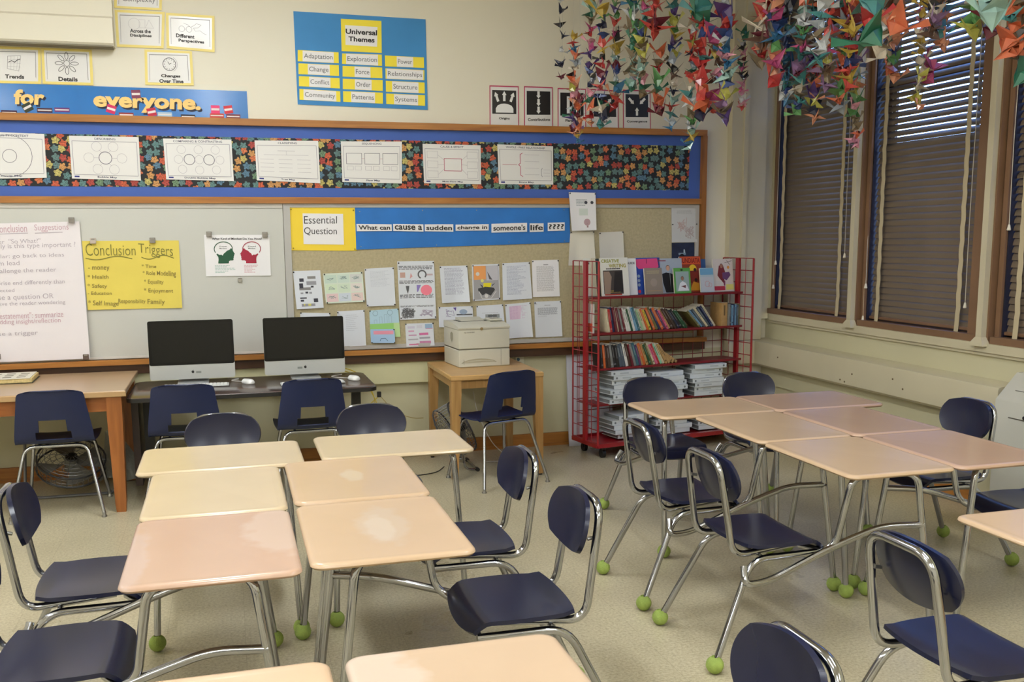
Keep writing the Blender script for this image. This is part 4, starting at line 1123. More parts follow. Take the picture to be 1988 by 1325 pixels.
magnet((0.26, 1.611), 'magnet on the top right corner of the mindset poster', y=6.965)
magnet((0.082, 1.305), 'small silver magnet just below the mindset poster', .028, 6.977, M_CHROME)

# ------------------------------------------------------------------ tables and chairs along the back wall
M_OAK = mat('honey_oak', (162, 98, 46), .38, wood=(2, 1.4, (132, 76, 32)))
M_OAKX = mat('orange_oak_apron', (176, 108, 50), .4, wood=(0, 1.4, (142, 78, 30)))
M_BIRCH = mat('light_birch', (176, 136, 82), .4, wood=(2, 1.6, (152, 112, 62)))
M_BIRCHX = mat('light_birch_top', (196, 158, 104), .35, wood=(0, 1.6, (174, 134, 80)))
t = thing('wooden_table', 'old orange-brown wooden table at the left edge by the back wall', 'table', (-1.55, 6.43, 0))
MB().bbox(-.95, .95, -.45, .45, .695, .725, .004).build('tabletop', mat('worn_beige_tabletop', (172, 144, 112), .32, noise=(2, .06), coat=.2), t)
MB().bbox(-.955, .955, -.455, -.44, .69, .722, .003).build('edge_band', mat('pale_wood_edge', (180, 146, 104), .4), t)
MB().box(-.86, .86, -.40, -.375, .60, .695).box(-.86, .86, .375, .40, .60, .695).box(.86, .885, -.38, .38, .60, .695).box(-.885, -.86, -.38, .38, .60, .695).build('apron', M_OAKX, t)
for sx in (-1, 1):
    for sy in (-1, 1):
        x, y = sx * .885, sy * .40
        MB().loft([[(x - a, y - a, z), (x + a, y - a, z), (x + a, y + a, z), (x - a, y + a, z)] for a, z in ((.026, 0), (.030, .05), (.042, .56), (.042, .695))]).build('leg', M_OAK, t)
o = thing('photo_book', 'thick worn picture book lying on the wooden table, left edge', 'book', (-1.36, 6.62, .726), R(2))
MB().bbox(-.18, .18, -.15, .15, .003, .028, .002).build('page_block', mat('yellowed_pages', (206, 186, 130), .8, noise=(60, .2)), o)
MB().bbox(-.185, .187, -.155, .155, 0, .003, .001).build('back_cover', mat('dark_green_cover', (52, 52, 34), .5), o)
c = MB().bbox(-.182, .17, -.153, .153, .028, .032, .001).build('front_cover', mat('pale_cover', (214, 210, 196), .4), o)
q = MB()
for i in range(4):
    for j in range(3): q.box(-.15 + i * .08, -.10 + i * .08, -.11 + j * .085, -.07 + j * .085, .032, .0325)
q.build('cover_picture', mat('cover_print', (120, 116, 100), .5), c)['kind'] = 'stuff'
# computer table
t = thing('computer_table', 'dark brown laminate computer table on black legs holding two computers', 'table', (.13, 6.36, 0))
M_DBR = mat('dark_brown_laminate', (62, 44, 40), .25, noise=(3, .08), coat=.3)
MB().loft([[(x, y, z) for x, y in rrect(.73 - i, .36 - i, .06, 5)] for i, z in ((.004, .642), (0, .646), (0, .666), (.004, .67))]).build('tabletop', M_DBR, t)
MB().loft([[(x, y, z) for x, y in rrect(.733, .363, .06, 5)] for z in (.645, .667)]).build('edge_band', M_BLACK, t)
for sx in (-1, 1):
    l = MB().box(sx * .64 - .028, sx * .64 + .028, -.03, .03, .06, .642).box(sx * .64 - .022, sx * .64 + .022, -.30, .30, .05, .09).build('leg', M_BLACK, t)
    for sy in (-.28, .28):
        cs = MB().cyl((sx * .64 - .02, sy, .028), (sx * .64 + .02, sy, .028), .028, n=14)
        cs.box(sx * .64 - .006, sx * .64 + .006, sy - .01, sy + .01, .028, .055).build('caster', M_BLACK, l)
MB().box(-.725, -.685, -.15, .34, .10, .642).build('end_panel', mat('very_dark_brown', (44, 28, 26), .4), t)
def apple(mb, c, r, y):
    """apple outline with a bite and a leaf"""
    pts = []
    for k in range(40):
        a = 2 * math.pi * k / 40
        rr = r * (1 + .10 * math.cos(2 * a) * 0 - .10 * math.exp(-((a - math.pi / 2) / .35) ** 2) - .06 * math.exp(-((a - 1.5 * math.pi) / .3) ** 2))
        x, z = rr * .92 * math.cos(a), rr * math.sin(a)
        if z < 0: x *= 1 - .18 * (-z / r)
        d = math.hypot(x - r * 1.18, z - r * .12)
        if d < r * .42:
            s = r * .42 / max(d, 1e-6)
            x = r * 1.18 + (x - r * 1.18) * s; z = r * .12 + (z - r * .12) * s
        pts.append((c[0] + x, y, c[1] + z))
    n = len(pts)
    mb.add([(c[0] - r * .1, y, c[1])] + pts, [(0, i + 1, (i + 1) % n + 1) for i in range(n)])
    mb.add([(c[0] + r * .0, y, c[1] + r * 1.02), (c[0] + r * .28, y, c[1] + r * 1.12), (c[0] + r * .36, y, c[1] + r * 1.48), (c[0] + r * .08, y, c[1] + r * 1.36)], [(0, 1, 2, 3)])
def imac(x, y, rz, label, sticker):
    t = thing('desktop_computer', label, 'computer', (x, y, .6705), R(rz), 'all-in-one computers')
    T = Matrix.Translation((0, 0, .034)) @ Matrix.Rotation(R(-4), 4, 'X')
    W2, H2 = .262, .376
    b = MB(); b.M = T
    b.loft([[(px, yy, pz + H2 / 2 - .012) for px, pz in rrect(W2 - i, H2 / 2 - i, .014, 3)] for i, yy in ((0, 0), (0, .006), (.02, .014), (.10, .034))])
    b.build('casing', mat('brushed_aluminium', (186, 188, 188), .35, .55), t)
    b = MB(); b.M = T
    b.loft([[(px, yy, pz + .2235) for px, pz in rrect(W2 - .0005, .1425, .012, 3)] for yy in (.0, -.0022)])
    b.build('bezel', mat('black_glass', (9, 9, 11), .12, spec=.25), t)
    b = MB(); b.M = T
    b.box(-W2 + .018, W2 - .018, -.0028, -.002, .098, .35)
    b.build('screen', mat('dark_screen', (11, 11, 13), .08, spec=.3), t)
    b = MB(); b.M = T
    apple(b, (.0, .034), .0095, -.0012)
    b.build('logo', mat('black_logo', (22, 22, 22), .3), t)
    if sticker:
        b = MB(); b.M = T
        b.box(sticker - .016, sticker + .016, -.0012, -.0002, .024, .037).build('sticker', mat('grey_sticker', (130, 134, 130), .6), t)
    s = MB().sheet(lambda u, v: (-.095 + .19 * u, -.085 + .21 * v, .004 + max(0, v - .93) * .1), 2, 12, .004)
    s.sheet(lambda u, v: (-.085 + .17 * u, .125 - .055 * v, .004 + .20 * v), 2, 6, .006)
    s.build('stand', mat('brushed_aluminium', (186, 188, 188), .35, .55), t)
    return t
imac(-.243, 6.58, 0, 'left all-in-one computer, black screen over silver chin', .035)
imac(.469, 6.58, 0, 'right all-in-one computer, dark screen with faint reflections', -.035)
M_KEYS = mat('white_keys', (226, 226, 222), .4)
def keyboard(x, y, rz, lab):
    t = thing('keyboard', lab, 'keyboard', (x, y, .6705), R(rz), 'keyboards')
    MB().bbox(-.20, .20, -.055, .055, 0, .007, .002).build('base', mat('keyboard_base', (190, 192, 192), .35, .4), t)
    k = MB()
    for r_ in range(5):
        for c_ in range(17):
            k.box(-.19 + c_ * .0225, -.172 + c_ * .0225, -.046 + r_ * .019, -.031 + r_ * .019, .007, .0105)
    o = k.build('keys', M_KEYS, t); o['kind'] = 'stuff'
keyboard(-.222, 6.40, -1, 'white keyboard in front of the left computer')
keyboard(.49, 6.28, 1, 'white keyboard in front of the right computer, mostly behind a chair')
def mouse(x, y, rz, lab):
    t = MB()
    t.loft([[(px, py, z) for px, py in rrect(.029 - i, .055 - i, .028 - i * .5, 5)] for i, z in ((.003, 0), (0, .006), (.002, .016), (.009, .025), (.018, .029))])
    t = t.build('mouse', mat('glossy_white', (232, 232, 230), .15, coat=.5)); t.location = (x, y, .6705); t.rotation_euler = (0, 0, R(rz))
    tag(t, lab, 'mouse', 'white computer mice')
mouse(.095, 6.41, 28, 'white mouse beside the left keyboard')
mouse(.76, 6.35, 20, 'white mouse near the right end of the computer table')
def cable(name, pts, r, m, lab, cat='cable', grp=None):
    P = fillet(pts, .12, 6)
    o = MB().tube(P, r, 6).build(name, m)
    return tag(o, lab, cat, grp)
M_WC = mat('white_cable', (214, 210, 204), .5); M_YC = mat('yellow_cable', (206, 180, 60), .5); M_GC = mat('beige_cable', (170, 150, 96), .6)
cable('mouse_cable', [(.09, 6.46, .675), (.03, 6.50, .675), (-.02, 6.56, .675), (.06, 6.62, .675), (-.03, 6.68, .675)], .0022, M_WC, 'white cord looping behind the left mouse')
cable('mouse_cable', [(.75, 6.40, .675), (.66, 6.46, .675), (.62, 6.54, .675), (.73, 6.60, .675), (.66, 6.68, .675)], .0022, M_WC, 'white cord looping behind the right mouse')
cable('network_cable', [(0.505, 6.74, 0.72), (0.698, 6.76, 0.709), (0.841, 6.78, 0.664), (0.936, 6.8, 0.511), (0.983, 6.82, 0.402), (0.899, 6.83, 0.35), (0.865, 6.84, 0.368), (0.981, 6.84, 0.466)], .0035, M_YC, 'yellow network cable drooping off the end of the computer table')
cable('network_cable', [(0.522, 6.75, 0.697), (0.744, 6.77, 0.684), (0.888, 6.8, 0.601), (0.963, 6.84, 0.474), (0.959, 6.86, 0.36), (0.892, 6.87, 0.399), (0.959, 6.88, 0.412), (0.95, 6.88, 0.357)], .003, M_YC, 'second yellow cable looping below the end of the computer table')
cable('power_cable', [(0.996, 6.84, 0.48), (1.084, 6.88, 0.371), (1.183, 6.92, 0.306), (1.265, 6.94, 0.279), (1.326, 6.94, 0.279)], .003, M_GC, 'thin beige cord sagging along the wall to the printer table')
o = MB().bbox(-.014, .014, -.012, .012, -.02, .02, .003).build('cable_splitter', M_BLACK); o.location = (0.989, 6.82, 0.49)
tag(o, 'small black plug block on the yellow cables', 'plug')
# printer table
t = thing('printer_table', 'small light wooden table with tapered legs holding the printer', 'table', (1.665, 6.49, 0))
MB().bbox(-.315, .315, -.39, .39, .665, .70, .006).build('tabletop', M_BIRCHX, t)
MB().box(-.29, .29, -.365, -.34, .61, .665).box(-.29, .29, .34, .365, .61, .665).box(-.29, -.265, -.34, .34, .61, .665).box(.265, .29, -.34, .34, .61, .665).build('apron', M_BIRCH, t)
for sx in (-1, 1):
    for sy in (-1, 1):
        x, y = sx * .278, sy * .352
        l = MB().loft([[(x + sx * .024 - sx * (a + a) * (0 if e > 0 else 1), 0, 0) for e in (1,)] for a in ()] or [[(x - a + sx * (.033 - a), y - a + sy * (.033 - a), z), (x + a + sx * (.033 - a), y - a + sy * (.033 - a), z), (x + a + sx * (.033 - a), y + a + sy * (.033 - a), z), (x - a + sx * (.033 - a), y + a + sy * (.033 - a), z)] for a, z in ((.018, .012), (.019, .03), (.033, .58), (.033, .665))])
        l = l.build('leg', M_BIRCH, t)
        MB().cyl((x + sx * .015, y + sy * .015, 0), (x + sx * .015, y + sy * .015, .013), .014, n=10).build('foot', M_BLACK, l)
# laser printer
t = thing('laser_printer', 'beige laser printer on the small light wooden table', 'printer', (1.66, 6.66, .7005), R(4))
M_BEI = mat('beige_plastic', (196, 193, 178), .45, noise=(2, .03), bump=(200, .1, .0004))
M_BEI2 = mat('beige_plastic_seam', (96, 92, 80), .6)
MB().bbox(-.185, .185, -.185, .17, 0, .122, .006).build('paper_tray', M_BEI, t)
MB().box(-.183, .183, -.183, .168, .1215, .125).build('seam', M_BEI2, t)
b = MB()
b.bbox(-.185, .185, -.185, .17, .1245, .262, .006)
b.loft([[(x, y, z) for y, z in ((-.188, .262), (-.190, .272), (-.17, .282), (-.02, .302), (.165, .302), (.168, .262))] for x in (-.187, .187)])
b.build('body', M_BEI, t)
MB().box(-.13, .08, -.02, .12, .300, .3035).build('output_slot', mat('slot_dark', (40, 40, 38), .6), t)
MB().loft([[(x, y, z) for y, z in ((-.02, .302), (.10, .322), (.13, .322), (.13, .302))] for x in (-.11, .06)]).build('output_ramp', M_BEI, t)
d = MB().bbox(.085, .175, -.06, .06, .302, .318, .004).build('control_panel', M_BEI, t)
MB().box(.095, .165, -.05, .0, .3182, .3192).build('display', mat('panel_grey', (120, 120, 112), .4), d)
b = MB(); b.lathe([(.001, -.1905), (.011, -.1900), (.011, -.186), (.001, -.186)], 16, (-.02, 0, .263), 'y')
b.build('badge', mat('badge_gold', (150, 130, 90), .4, .4), t)
lg = Panel('brand_strip', [(-.145, -.1852, .245), (-.07, -.1852, .247), (-.07, -.1852, .236), (-.145, -.1852, .234)], M_BEI, th=.0003)
lg.root.parent = t
lg.text('hp LaserJet', .0, .1, 1.0, .9, pm((110, 106, 96)), .01); lg.done()
MB().box(.12, .1215, -.1862, -.184, .008, .118).box(-.15, -.148, -.1862, -.184, .02, .055).build('tray_seam', M_BEI2, t)
MB().sheet(lambda u, v: (-.165 + .25 * u, -.1868 + .002 * math.sin(math.pi * v), .02 + .026 * v * math.sin(math.pi * u) ** .6 + .012), 12, 2, .002).build('tray_grip', mat('grip_shade', (168, 162, 140), .6), t)
v = MB()
for k in range(7):
    v.box(-.1862, -.184, -.055 + k * .009, -.050 + k * .009, .16 + abs(k - 3) * .008, .235 - abs(k - 3) * .003)
v.build('side_vent', mat('vent_grey', (150, 146, 128), .6), t)

# wall socket and whiteboard-like foam panel
o = MB().bbox(-.02, .045, -.012, .012, -.05, .05, .003).build('wall_socket', mat('ivory', (214, 208, 184), .4)); o.location = (1.70, 6.932, .735)
o.location = (2.061, 6.985, 0.666)
tag(o, 'ivory wall socket box just right of the printer', 'socket')
MB().cyl((.0, -.012, .01), (0, -.02, .01), .012, n=10).build('plug', mat('teal_plug', (60, 84, 96), .5), o)
o = MB().box(-.18, .18, -.006, .006, 0, .735).build('foam_board', mat('foam_white', (206, 206, 216), .7))
o.location = (2.62, 6.90, 0); o.rotation_euler = (R(-6), 0, 0)
tag(o, 'white foam board leaning on the wall behind the red rack', 'board')

# ------------------------------------------------------------------ one-piece shell chairs
class SC_: pass
def make_shell():
    prof = [(.215, .405), (.20, .425), (.15, .437), (.05, .428), (-.05, .424), (-.13, .43), (-.18, .455), (-.205, .50), (-.222, .57), (-.238, .66), (-.25, .735), (-.262, .752)]
    wid = [.185, .205, .212, .214, .212, .212, .210, .206, .196, .182, .172, .160]
    P = [Vector((0, a, b)) for a, b in prof]
    nv = 34; nu = 22
    def at(v):
        x = v * (len(P) - 1); i = min(int(x), len(P) - 2); f = x - i
        # catmull
        p0, p1, p2, p3 = P[max(i - 1, 0)], P[i], P[i + 1], P[min(i + 2, len(P) - 1)]
        q = .5 * ((2 * p1) + (-p0 + p2) * f + (2 * p0 - 5 * p1 + 4 * p2 - p3) * f * f + (-p0 + 3 * p1 - 3 * p2 + p3) * f ** 3)
        return q, wid[i] + (wid[i + 1] - wid[i]) * f
    vs, keep = [], []
    for j in range(nv + 1):
        v = j / nv
        q, w = at(v)
        for i in range(nu + 1):
            u = 2 * i / nu - 1
            x = u * w
            dz = 0; dy = 0
            if v > .86:
                t_ = (v - .86) / .14; x *= 1 - .10 * t_ ** 3; dz -= .022 * abs(u) ** 6 * t_
            if v < .10:
                t_ = 1 - v / .10; x *= 1 - .10 * t_ ** 3; dy -= .03 * abs(u) ** 5 * t_
            if v < .5: dz += .014 * abs(u) ** 3
            else:
                dy = .030 * u * u * min(1, (v - .5) / .15)
            vs.append((x, q.y + dy, q.z + dz))
    fs = []
    w = nu + 1
    for j in range(nv):
        for i in range(nu):
            uc = abs((i + .5) / nu * 2 - 1); vc = (j + .5) / nv
            if .57 < vc < .75 and uc < .42 - .12 * (vc - .57): continue
            fs.append((j * w + i, j * w + i + 1, (j + 1) * w + i + 1, (j + 1) * w + i))
    me = bpy.data.meshes.new('shell'); me.from_pydata(vs, [], fs); me.update()
    bm = bmesh.new(); bm.from_mesh(me)
    bmesh.ops.recalc_face_normals(bm, faces=bm.faces)
    bmesh.ops.solidify(bm, geom=bm.faces[:], thickness=.007)
    loose = [v_ for v_ in bm.verts if not v_.link_faces]
    bmesh.ops.delete(bm, geom=loose, context='VERTS')
    bm.to_mesh(me); bm.free()
    me.materials.append(M_NAVY2); me.shade_smooth(); me.set_sharp_from_angle(angle=R(50)); me.name = 'shell'
    SC_.shell = me
    r = .0105
    SC_.rear = [MB().tube(fillet([(0, -.145, .412), (s * .165, -.145, .412), (s * .245, -.262, .022)], .055, 6), r, 9).mesh('leg', M_CHROME, 50) for s in (-1, 1)]
    SC_.front = [MB().tube(fillet([(0, .13, .408), (s * .165, .13, .408), (s * .225, .215, .022)], .055, 6), r, 9).mesh('leg', M_CHROME, 50) for s in (-1, 1)]
    SC_.foot = MB().lathe([(.001, 0), (.015, 0), (.016, .006), (.010, .014), (.011, .026), (.001, .027)], 12).mesh('foot_glide', M_STEEL, 50)
    SC_.rail = MB().tube([(-.10, -.145, .408), (-.10, .13, .406)], .009, 8).tube([(.10, -.145, .408), (.10, .13, .406)], .009, 8).mesh('under_frame', M_CHROME, 50)
    SC_.feet = [(s * .245, -.262) for s in (-1, 1)] + [(s * .225, .215) for s in (-1, 1)]
    SC_.rib = MB().box(-.15, -.10, -.232, -.228, .508, .514).box(.10, .15, -.232, -.228, .508, .514).mesh('rib', M_NAVY2, 0)
make_shell()
def shell_chair(x, y, rz, label):
    t = thing('shell_chair', label, 'chair', (x, y, 0), R(rz), 'navy plastic shell chairs')
    def part(name, me, loc=None, parent=None):
        o = bpy.data.objects.new(name, me); COL.objects.link(o); o.parent = parent or t
        if loc: o.location = loc
        return o
    part('shell', SC_.shell); part('under_frame', SC_.rail)
    for me, f in zip(SC_.rear + SC_.front, SC_.feet):
        l = part('leg', me); part('foot_glide', SC_.foot, (f[0], f[1], 0), l)
    return t
shell_chair(-.995, 6.19, 0, 'navy shell chair at the old wooden table, far left')
shell_chair(-.276, 6.19, -2, 'navy shell chair tucked at the left computer')
shell_chair(.452, 6.17, 2, 'navy shell chair tucked at the right computer')
shell_chair(1.63, 6.09, 18, 'navy shell chair turned slightly in front of the printer table')

# fans under the tables
M_GR = mat('grey_wire', (120, 120, 122), .35, .7)
def drum_fan(loc, axis, rad, depth, lab, tilt):
    t = thing('floor_fan', lab, 'fan', loc)
    Z = Vector((0, 0, 1)); a = Vector(axis).normalized()
    M = Z.rotation_difference(a).to_matrix().to_4x4(); M.translation = Vector((0, 0, tilt))
    def mk(name, m, f):
        b = MB(); b.M = M; f(b); return b.build(name, m, t)
    mk('rim', mat('fan_rim_grey', (70, 70, 72), .4, .4), lambda b: [b.tube([(rad * math.cos(R(k * 15)), rad * math.sin(R(k * 15)), z) for k in range(24)], .006, 6, closed=True) for z in (-depth / 2, depth / 2)])
    def grill(b):
        for z in (-depth / 2 - .008, depth / 2 + .008):
            for q in (.25, .45, .62, .78, .9): b.tube([(rad * q * math.cos(R(k * 18)), rad * q * math.sin(R(k * 18)), z + math.copysign(.02 * (1 - q), z)) for k in range(20)], .0018, 4, closed=True)
            for k in range(12): b.tube([(.02 * math.cos(R(k * 30)), .02 * math.sin(R(k * 30)), z + math.copysign(.02, z)), (rad * math.cos(R(k * 30)), rad * math.sin(R(k * 30)), z)], .0018, 4)
        for k in range(40): b.tube([(rad * math.cos(R(k * 9)), rad * math.sin(R(k * 9)), -depth / 2), (rad * math.cos(R(k * 9)), rad * math.sin(R(k * 9)), depth / 2)], .0016, 4)
    g = mk('wire_grille', M_GR, grill)
    def blades(b):
        for k in range(4):
            a0 = R(k * 90)
            b.sheet(lambda u, v: ((.03 + u * (rad * .82)) * math.cos(a0 + v * .9), (.03 + u * (rad * .82)) * math.sin(a0 + v * .9), -.02 + .04 * v), 4, 4, .002)
        b.cyl((0, 0, -.05), (0, 0, .04), .04, n=14)
    mk('blades', mat('fan_blade_grey', (128, 126, 120), .4), blades)
    mk('motor', M_BLACK, lambda b: b.cyl((0, 0, depth / 2 - .03), (0, 0, depth / 2 + .02), .035, n=14))
    return t
f = drum_fan((1.46, 6.50, 0), (.80, -.34, .50), .185, .12, 'grey floor fan tilted under the printer table', .265)
MB().tube(fillet([(.0, -.20, .24), (.02, -.20, .03), (.12, -.16, .012), (.12, .16, .012), (.02, .20, .03), (.0, .20, .24)], .05, 5), .008, 8).build('stand', M_CHROME, f)
MB().cyl((.12, -.17, .012), (.12, -.13, .012), .014, n=8).cyl((.12, .17, .012), (.12, .13, .012), .014, n=8).build('foot', M_BLACK, f)
f = drum_fan((-1.00, 6.55, 0), (.15, -.45, .88), .20, .07, 'grey wire fan lying under the old wooden table', .20)
MB().tube(fillet([(-.26, .02, .33), (-.26, -.08, .06), (-.2, -.10, .012), (.24, -.10, .012), (.28, -.08, .06), (.28, .02, .33)], .05, 5), .009, 8).build('stand', M_GR, f)
b = MB().sheet(lambda u, v: (.12 * (u - .5) * 2 * (1.1 - .5 * v), .05 * math.sin(5 * u + 4 * v), .34 * v + .01 + .015 * math.sin(9 * u)), 12, 12, .0015)
b = b.build('plastic_bag', mat('cloudy_plastic', (150, 150, 142), .35, noise=(8, .2), bump=(24, .8, .02))); b.location = (-.74, 6.78, 0)
tag(b, 'cloudy plastic bag slumped under the old wooden table', 'bag')
cable('extension_cable', [(.86, 6.3, .006), (1.05, 6.36, .006), (1.15, 6.32, .006), (1.3, 6.36, .006), (1.38, 6.5, .01)], .0035, M_BLACK, 'black cord on the floor behind the left desk cluster')
cable('fan_cable', [(1.70, 6.93, .46), (1.72, 6.9, .3), (1.80, 6.75, .08), (1.9, 6.62, .006), (1.84, 6.55, .006), (1.70, 6.58, .006)], .0032, M_WC, 'white fan cord trailing to the floor under the printer table')
# unit ventilator at the right edge
t = thing('unit_ventilator', 'pale grey metal heater cabinet with sloping top at the right edge', 'heater', (3.98, 3.7, 0))
M_UV = mat('pale_grey_enamel', (190, 188, 178), .4, noise=(3, .03))
MB().loft([[(x, y, z) for x, z in ((.165, .02), (-.03, .02), (-.03, .70), (-.02, .712), (.10, .84), (.165, .84))] for y in (-1.3, .58)]).build('casing', M_UV, t)
MB().box(.03, .16, -1.28, .56, 0, .02).build('plinth', M_BLACK, t)
b = MB().box(-.034, -.029, .14, .48, .615, .620).box(.02, .025, .2, .5, .754, .758).build('vent_slot', mat('slot_shadow', (96, 92, 84), .6), t)
MB().cyl((-.029, .37, .632), (-.038, .37, .632), .010, n=12).build('knob', M_BLACK, t)

# ------------------------------------------------------------------ red wire book rack
RKX, RKY, RKA = 2.48, 6.40, R(10)
RK = Matrix.Translation((RKX, RKY, 0)) @ Matrix.Rotation(RKA, 4, 'Z')
M_RED = mat('red_enamel_wire', (146, 22, 32), .34, noise=(5, .08), coat=.3)
M_RED2 = mat('dark_red_shelf', (120, 20, 30), .4, noise=(5, .08))
RL, RD = 1.36, .36          # length and depth of the rack
SHF = (1.153, .896, .639, .379)
rack = thing('book_rack', 'tall red wire book rack on casters in the corner, full of books', 'rack', (RKX, RKY, 0), RKA)
def grid(x0, x1, y0, y1, z0, z1, step, r=.0034):
    b = MB()
    L = math.hypot(x1 - x0, y1 - y0)
    n = max(1, round(L / step)); m = max(1, round((z1 - z0) / step))
    for i in range(n + 1):
        x, y = x0 + (x1 - x0) * i / n, y0 + (y1 - y0) * i / n
        b.tube([(x, y, z0), (x, y, z1)], r, 4)
    for j in range(m + 1):
        z = z0 + (z1 - z0) * j / m
        b.tube([(x0, y0, z), (x1, y1, z)], r, 4)
    return b
for x in (0, RL):
    p_ = grid(x, x, .0, RD, .12, 1.41, .092).build('side_grid', M_RED, rack)
    p_['kind'] = 'stuff'
    MB().tube([(x, 0, .10), (x, 0, 1.41)], .0085, 8).build('corner_post', M_RED, rack)
    MB().tube([(x, RD, .10), (x, RD, 1.41)], .006, 8).build('corner_post', M_RED, rack)
    MB().box(x - .01, x + .01, .16, .20, .09, 1.41).build('upright', M_RED, rack)
g_ = grid(.02, RL - .02, RD - .03, RD - .03, .12, 1.13, .092, .0030).build('back_grid', M_RED2, rack); g_['kind'] = 'stuff'
for z in SHF:
    b = MB().box(.012, RL - .012, .10, .104, z - .012, z + .004).box(.012, RL - .012, .104, RD - .03, z - .003, z)
    b.build('shelf', M_RED2, rack)
MB().box(.0, RL, -.01, .03, .085, .115).box(.0, RL, RD - .02, RD + .01, .085, .115).box(-.01, .02, .0, RD, .085, .115).box(RL - .02, RL + .01, 0, RD, .085, .115).box(.02, RL - .02, .03, RD - .02, .088, .098).build('base_frame', M_RED, rack)
for x in (.07, RL - .07):
    for y in (.05, RD - .05):
        MB().cyl((x - .012, y, .032), (x + .012, y, .032), .032, n=14).box(x - .018, x + .018, y - .012, y + .012, .035, .086).build('caster', M_BLACK, rack)
def rk(x, y, z): return RK @ Vector((x, y, z))

# --- books standing face out on the top shelf
def cover_book(x, w, h, y, col, lab, th=.012, lean=8, draw=None, m=None, z0=SHF[0]):
    c, s_ = math.cos(R(lean)), math.sin(R(lean))
    def W_(a, b, d=0):   # a along rack, b up the cover, d into the cover
        return rk(x + a, y + b * s_ + d * c, z0 + .001 + b * c - d * s_ + th * s_)
    q = [W_(0, h), W_(w, h), W_(w, 0), W_(0, 0)]
    n = (W_(0, 0, -1) - W_(0, 0, 0))
    p = Panel('book', [v - n * .0 for v in q], m or pm(col, .4), normal=n, th=.001, label=lab, cat='book', group='books facing out on the top shelf of the red rack')
    q2 = [W_(0.001, h - .002, .0005), W_(w - .001, h - .002, .0005), W_(w - .001, .002, .0005), W_(.001, .002, .0005)]
    b = MB()
    A = [v - p.c for v in q2]; d = -n * th
    b.add(A + [v + d for v in A], [(0, 1, 2, 3), (7, 6, 5, 4), (0, 4, 5, 1), (1, 5, 6, 2), (2, 6, 7, 3), (3, 7, 4, 0)])
    b.build('page_block', mat('page_edges', (214, 206, 186), .8), p.root, 0)
    if draw: draw(p)
    p.done()
def face(p, u, v, r, skin, hair):
    p.disc(u, v - .01, r * 1.12, pm(hair), 'picture', ky=1.2, off=.001); p.disc(u, v, r, pm(skin), 'picture', ky=1.25, off=.0014)
def d_white0(p):
    p.text('G', .1, .06, .7, .16, pm((90, 90, 84)), .02)
def d_cw(p):
    p.text('CREATIVE', .04, .04, .68, .13, pm((150, 150, 60)), .03); p.text('WRITING', .3, .16, .92, .26, pm((160, 150, 50)), .03)
    p.rect(.08, .33, .78, .95, pm((70, 62, 58)), 'picture'); p.poly([(.1, .36), (.3, .36), (.38, .5), (.34, .7), (.3, .95), (.1, .95)], pm((150, 128, 112)), 'picture', .001)
    p.poly([(.5, .36), (.78, .36), (.78, .9), (.42, .9), (.46, .6)], pm((34, 30, 30)), 'picture', .001); p.lines(.2, .275, .7, .32, 1, pm((60, 50, 50)), .6, 0); p.lines(.3, .86, .74, .93, 2, pm((206, 180, 70)), .5)
    p.rect(.1, .95, .72, .985, pm((176, 70, 50)), 'picture', .001)
def d_guide(p):
    p.text('GUIDE', .62, .1, .95, .16, INK, .02); p.poly([(.55, .3), (.68, .32), (.63, .38)], pm((70, 90, 90)), 'picture'); p.poly([(.08, .66), (.2, .72), (.1, .74)], INK, 'picture'); p.poly([(.25, .7), (.34, .73), (.28, .75)], INK, 'picture'); p.text('UNIT 10', .1, .9, .5, .96, INK, .02)
def d_pink(p):
    p.poly([(.05, .04), (.9, .02), (.95, .25), (.85, .30), (.15, .30), (.05, .2)], pm((222, 76, 130)), 'picture'); p.rect(.46, .03, .49, .16, pm((150, 40, 90)), 'picture', .001)
    for k in range(3): p.disc(.14, .5 + .12 * k, .012, pm((150, 170, 200)), 'picture')
    p.disc(.14, .92, .013, pm((206, 50, 70)), 'picture')
def d_brown(p):
    p.lines(.12, .1, .9, .24, 2, pm((172, 160, 128)), .6, .1); p.disc(.5, .55, .03, pm((158, 144, 132)), 'picture'); p.rect(.1, .85, .9, .88, pm((170, 140, 110)), 'picture')
def d_man(p):
    p.poly([(.18, .44), (.34, .4), (.48, .42), (.5, .98), (.3, .98), (.2, .7)], pm((28, 26, 30)), 'picture'); face(p, .42, .28, .016, (206, 160, 136), (90, 60, 46)); p.poly([(.5, .42), (.62, .46), (.62, .98), (.5, .98)], pm((28, 26, 30)), 'picture'); p.lines(.05, .05, .35, .1, 1, pm((150, 60, 70)), .6, 0)
def d_green(p):
    p.rect(.1, .14, .9, .92, pm((150, 170, 170)), 'picture'); p.poly([(.2, .9), (.34, .6), (.5, .52), (.7, .6), (.88, .9)], pm((226, 228, 232)), 'picture', .001); face(p, .5, .42, .012, (150, 110, 90), (40, 30, 28)); p.disc(.48, .08, .012, pm((40, 60, 40)), 'picture', ky=.6); p.poly([(.38, .72), (.7, .68), (.66, .8)], pm((110, 70, 70)), 'picture', .0014)
